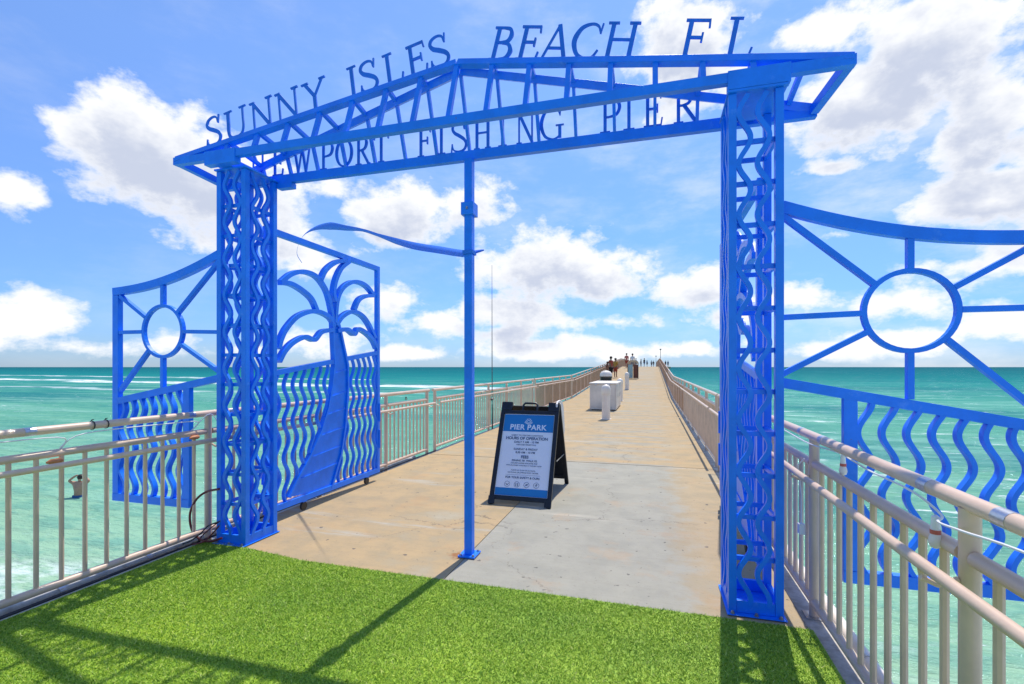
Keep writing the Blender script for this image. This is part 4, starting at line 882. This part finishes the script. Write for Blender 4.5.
# ------------------------------------------------------------------ people
def skinned(name, verts, edges, radii, m_, parent, root=0, sub=1):
    me = bpy.data.meshes.new(name); me.from_pydata(verts, edges, []); me.materials.append(m_); o_ = link(name, me, parent)
    o_.modifiers.new('skin', 'SKIN'); me.update()
    sv = me.skin_vertices[0].data if me.skin_vertices else None
    if sv is None:
        bm = bmesh.new(); bm.from_mesh(me); bm.verts.layers.skin.verify(); bm.to_mesh(me); bm.free(); sv = me.skin_vertices[0].data
    for i, r_ in enumerate(radii): sv[i].radius = (r_, r_) if not isinstance(r_, tuple) else r_; sv[i].use_root = (i == root)
    s_ = o_.modifiers.new('sub', 'SUBSURF'); s_.levels = sub; s_.render_levels = sub
    return o_
def person(label, loc, rz, skin, shirt, trousers, hat=None, hair=HAIR, h=1.72, arms='down', stride=.0, group=None):
    t_ = thing('person', label, 'person', tuple(loc), group); t_.rotation_euler = (0, 0, rz); k = h/1.72
    a = {'down': ((.24, .02, 1.12), (.26, .08, .86)), 'rail': ((.22, .16, 1.16), (.18, .38, 1.08)), 'rod': ((.26, .12, 1.18), (.12, .30, 1.22))}[arms]
    V = [(0, 0, .93), (0, .0, 1.12), (0, .0, 1.34), (0, .0, 1.45), (0, .01, 1.52), (0, .015, 1.62), (0, .01, 1.70)]; E_ = [(i, i+1) for i in range(6)]; Rr = [.125, .118, .13, .06, .052, (.082, .095), .055]
    for s_ in (-1, 1):
        b0 = len(V); V += [(s_*.17, 0, 1.40), (s_*a[0][0], a[0][1], a[0][2]), (s_*a[1][0], a[1][1], a[1][2]), (s_*(a[1][0]+.005), a[1][1]+.06, a[1][2]-.07)]
        E_ += [(2, b0), (b0, b0+1), (b0+1, b0+2), (b0+2, b0+3)]; Rr += [.062, .042, .03, .022]
        b0 = len(V); V += [(s_*.09, 0, .86), (s_*.10, .02+s_*stride*.5, .48), (s_*.10, s_*stride, .09), (s_*.11, s_*stride+.15, .045)]
        E_ += [(0, b0), (b0, b0+1), (b0+1, b0+2), (b0+2, b0+3)]; Rr += [.088, .06, .042, .038]
    V = [(x*k, y*k, z*k) for x, y, z in V]; Rk = [tuple(q*k for q in r_) if isinstance(r_, tuple) else r_*k for r_ in Rr]
    skinned('body', V, E_, Rk, skin, t_)
    VS = [(0, 0, .90), (0, 0, 1.12), (0, 0, 1.33), (0, 0, 1.44)]; ES = [(0, 1), (1, 2), (2, 3)]; RS = [.150, .140, .150, .075]
    for s_ in (-1, 1):
        b0 = len(VS); VS += [(s_*.175, 0, 1.40), (s_*(a[0][0]*.98), a[0][1], a[0][2]+.04)]; ES += [(2, b0), (b0, b0+1)]; RS += [.075, .058]
    skinned('shirt', [(x*k, y*k, z*k) for x, y, z in VS], ES, [r_*k for r_ in RS], shirt, t_)
    VT = [(0, 0, .92)]; ET = []; RT = [.142]
    for s_ in (-1, 1):
        b0 = len(VT); VT += [(s_*.09, 0, .84), (s_*.10, .02+s_*stride*.5, .50)]; ET += [(0, b0), (b0, b0+1)]; RT += [.105, .085]
    skinned('shorts', [(x*k, y*k, z*k) for x, y, z in VT], ET, [r_*k for r_ in RT], trousers, t_)
    m_ = MB(); m_.lathe(0, 0, [(.088*k, 1.60*k), (.108*k, 1.66*k), (.10*k, 1.73*k), (.05*k, 1.775*k), (.01, 1.785*k)], 12); m_.build('hair' if not hat else 'hat', hat or hair, t_, smooth_=True)
    return t_
person('person in brick red shirt and black shorts leaning towards the left rail', at_px(611, 37.5), R(60), SKIN2, REDC, BLKC, arms='rail')
person('person in mustard shirt standing just right of the one in red', at_px(615.5, 39.5), R(-30), SKIN2, YELC, REDC, h=1.55)
person('person in brown top crouched low left of the one in red', at_px(607.5, 37.0), R(100), SKIN2, BROWNP, BLKC, h=1.35, arms='rail')
person('person in salmon shirt beyond the bin station near the crest', at_px(626.6, 58), R(20), SKIN, PINKC, REDC, stride=.15)
person('person in white shirt and black cap walking behind the bin station', at_px(632.5, 54), R(-10), SKIN, WHC, GRC, hat=BLKC, stride=.2)
for px, d, sh, tr, lab, hh in ((641, 112, GRC, GRC, 'distant person in grey at the crest, leftmost of the far group', 1.75), (644.3, 108, BLKC, BLC, 'distant person in black at the crest, tallest of the far group', 1.85), (647, 116, BLC, BLKC, 'distant person in blue top at the crest, right of the one in black', 1.55), (651.5, 118, GRC, BLKC, 'distant person in grey top, rightmost of the far group left of the lamp', 1.5), (653.5, 112, BLKC, GRC, 'distant person in black top close to the right rail at the crest', 1.35), (636, 100, WHC, GRC, 'distant person in white shirt at the crest, just right of the bin station', 1.7)):
    person(lab, at_px(px, d), R(random.uniform(0, 360)), SKIN2, sh, tr, h=hh, stride=.1)
for px, d, sh, lab in ((665.5, 138, BLKC, 'distant person in black beyond the right rail, left of a pair'), (668, 139, BLC, 'distant person in blue beyond the right rail, right of a pair')):
    person(lab, Vector((*at_px(px, d).xy, deck_z(90))), R(30), SKIN2, sh, BLKC, h=1.7)
# bathers in the sea
def sea_pt(px, py): d = F*4.8/(py-367); r_ = (px-512)/F*d; return Vector((r_*math.cos(YAW)-d*math.sin(YAW), r_*math.sin(YAW)+d*math.cos(YAW), -3.3))
p = sea_pt(78, 497)
t_ = thing('person', 'bather standing waist deep in the sea with hands raised to the head', 'person', tuple(p)); t_.rotation_euler = (0, 0, R(20))
V = [(0, 0, -.9), (0, 0, -.02), (.02, .02, .22), (.03, .05, .47), (.03, .06, .56), (.03, .08, .66), (.03, .08, .74)]; E_ = [(i, i+1) for i in range(6)]; Rr = [.12, .15, .15, .165, .06, (.085, .10), .06]
for s_ in (-1, 1):
    b0 = len(V); V += [(.03+s_*.20, .05, .50), (.03+s_*.36, .0, .60), (.03+s_*.17, .04, .76), (.03+s_*.07, .05, .80)]; E_ += [(3, b0), (b0, b0+1), (b0+1, b0+2), (b0+2, b0+3)]; Rr += [.07, .048, .036, .03]
skinned('body', V, E_, Rr, SKIN, t_, root=1, sub=2)
m_ = MB(); m_.lathe(.03, .09, [(.092, .65), (.11, .70), (.10, .77), (.05, .815), (.01, .82)], 12); m_.build('hair', HAIR, t_, smooth_=True)
m_ = MB(); m_.lathe(0, 0, [(.175, -.25), (.178, -.05), (.168, .07), (.16, .075)], 14); m_.build('swim_shorts', BLC, t_, smooth_=True)
p = sea_pt(406, 399.5); t_ = thing('person', 'distant swimmer with only head and shoulders above the water', 'person', tuple(p))
skinned('body', [(0, 0, -.4), (0, 0, .02), (0, 0, .14), (0, 0, .26), (0, 0, .33), (.2, 0, .03), (-.2, 0, .03)], [(0, 1), (1, 2), (2, 3), (3, 4), (1, 5), (1, 6)], [.15, .14, .06, .10, .06, .07, .07], SKIN2, t_, root=1)
m_ = MB(); m_.lathe(0, 0, [(.10, .25), (.118, .30), (.10, .37), (.02, .41)], 10); m_.build('hair', HAIR, t_, smooth_=True)
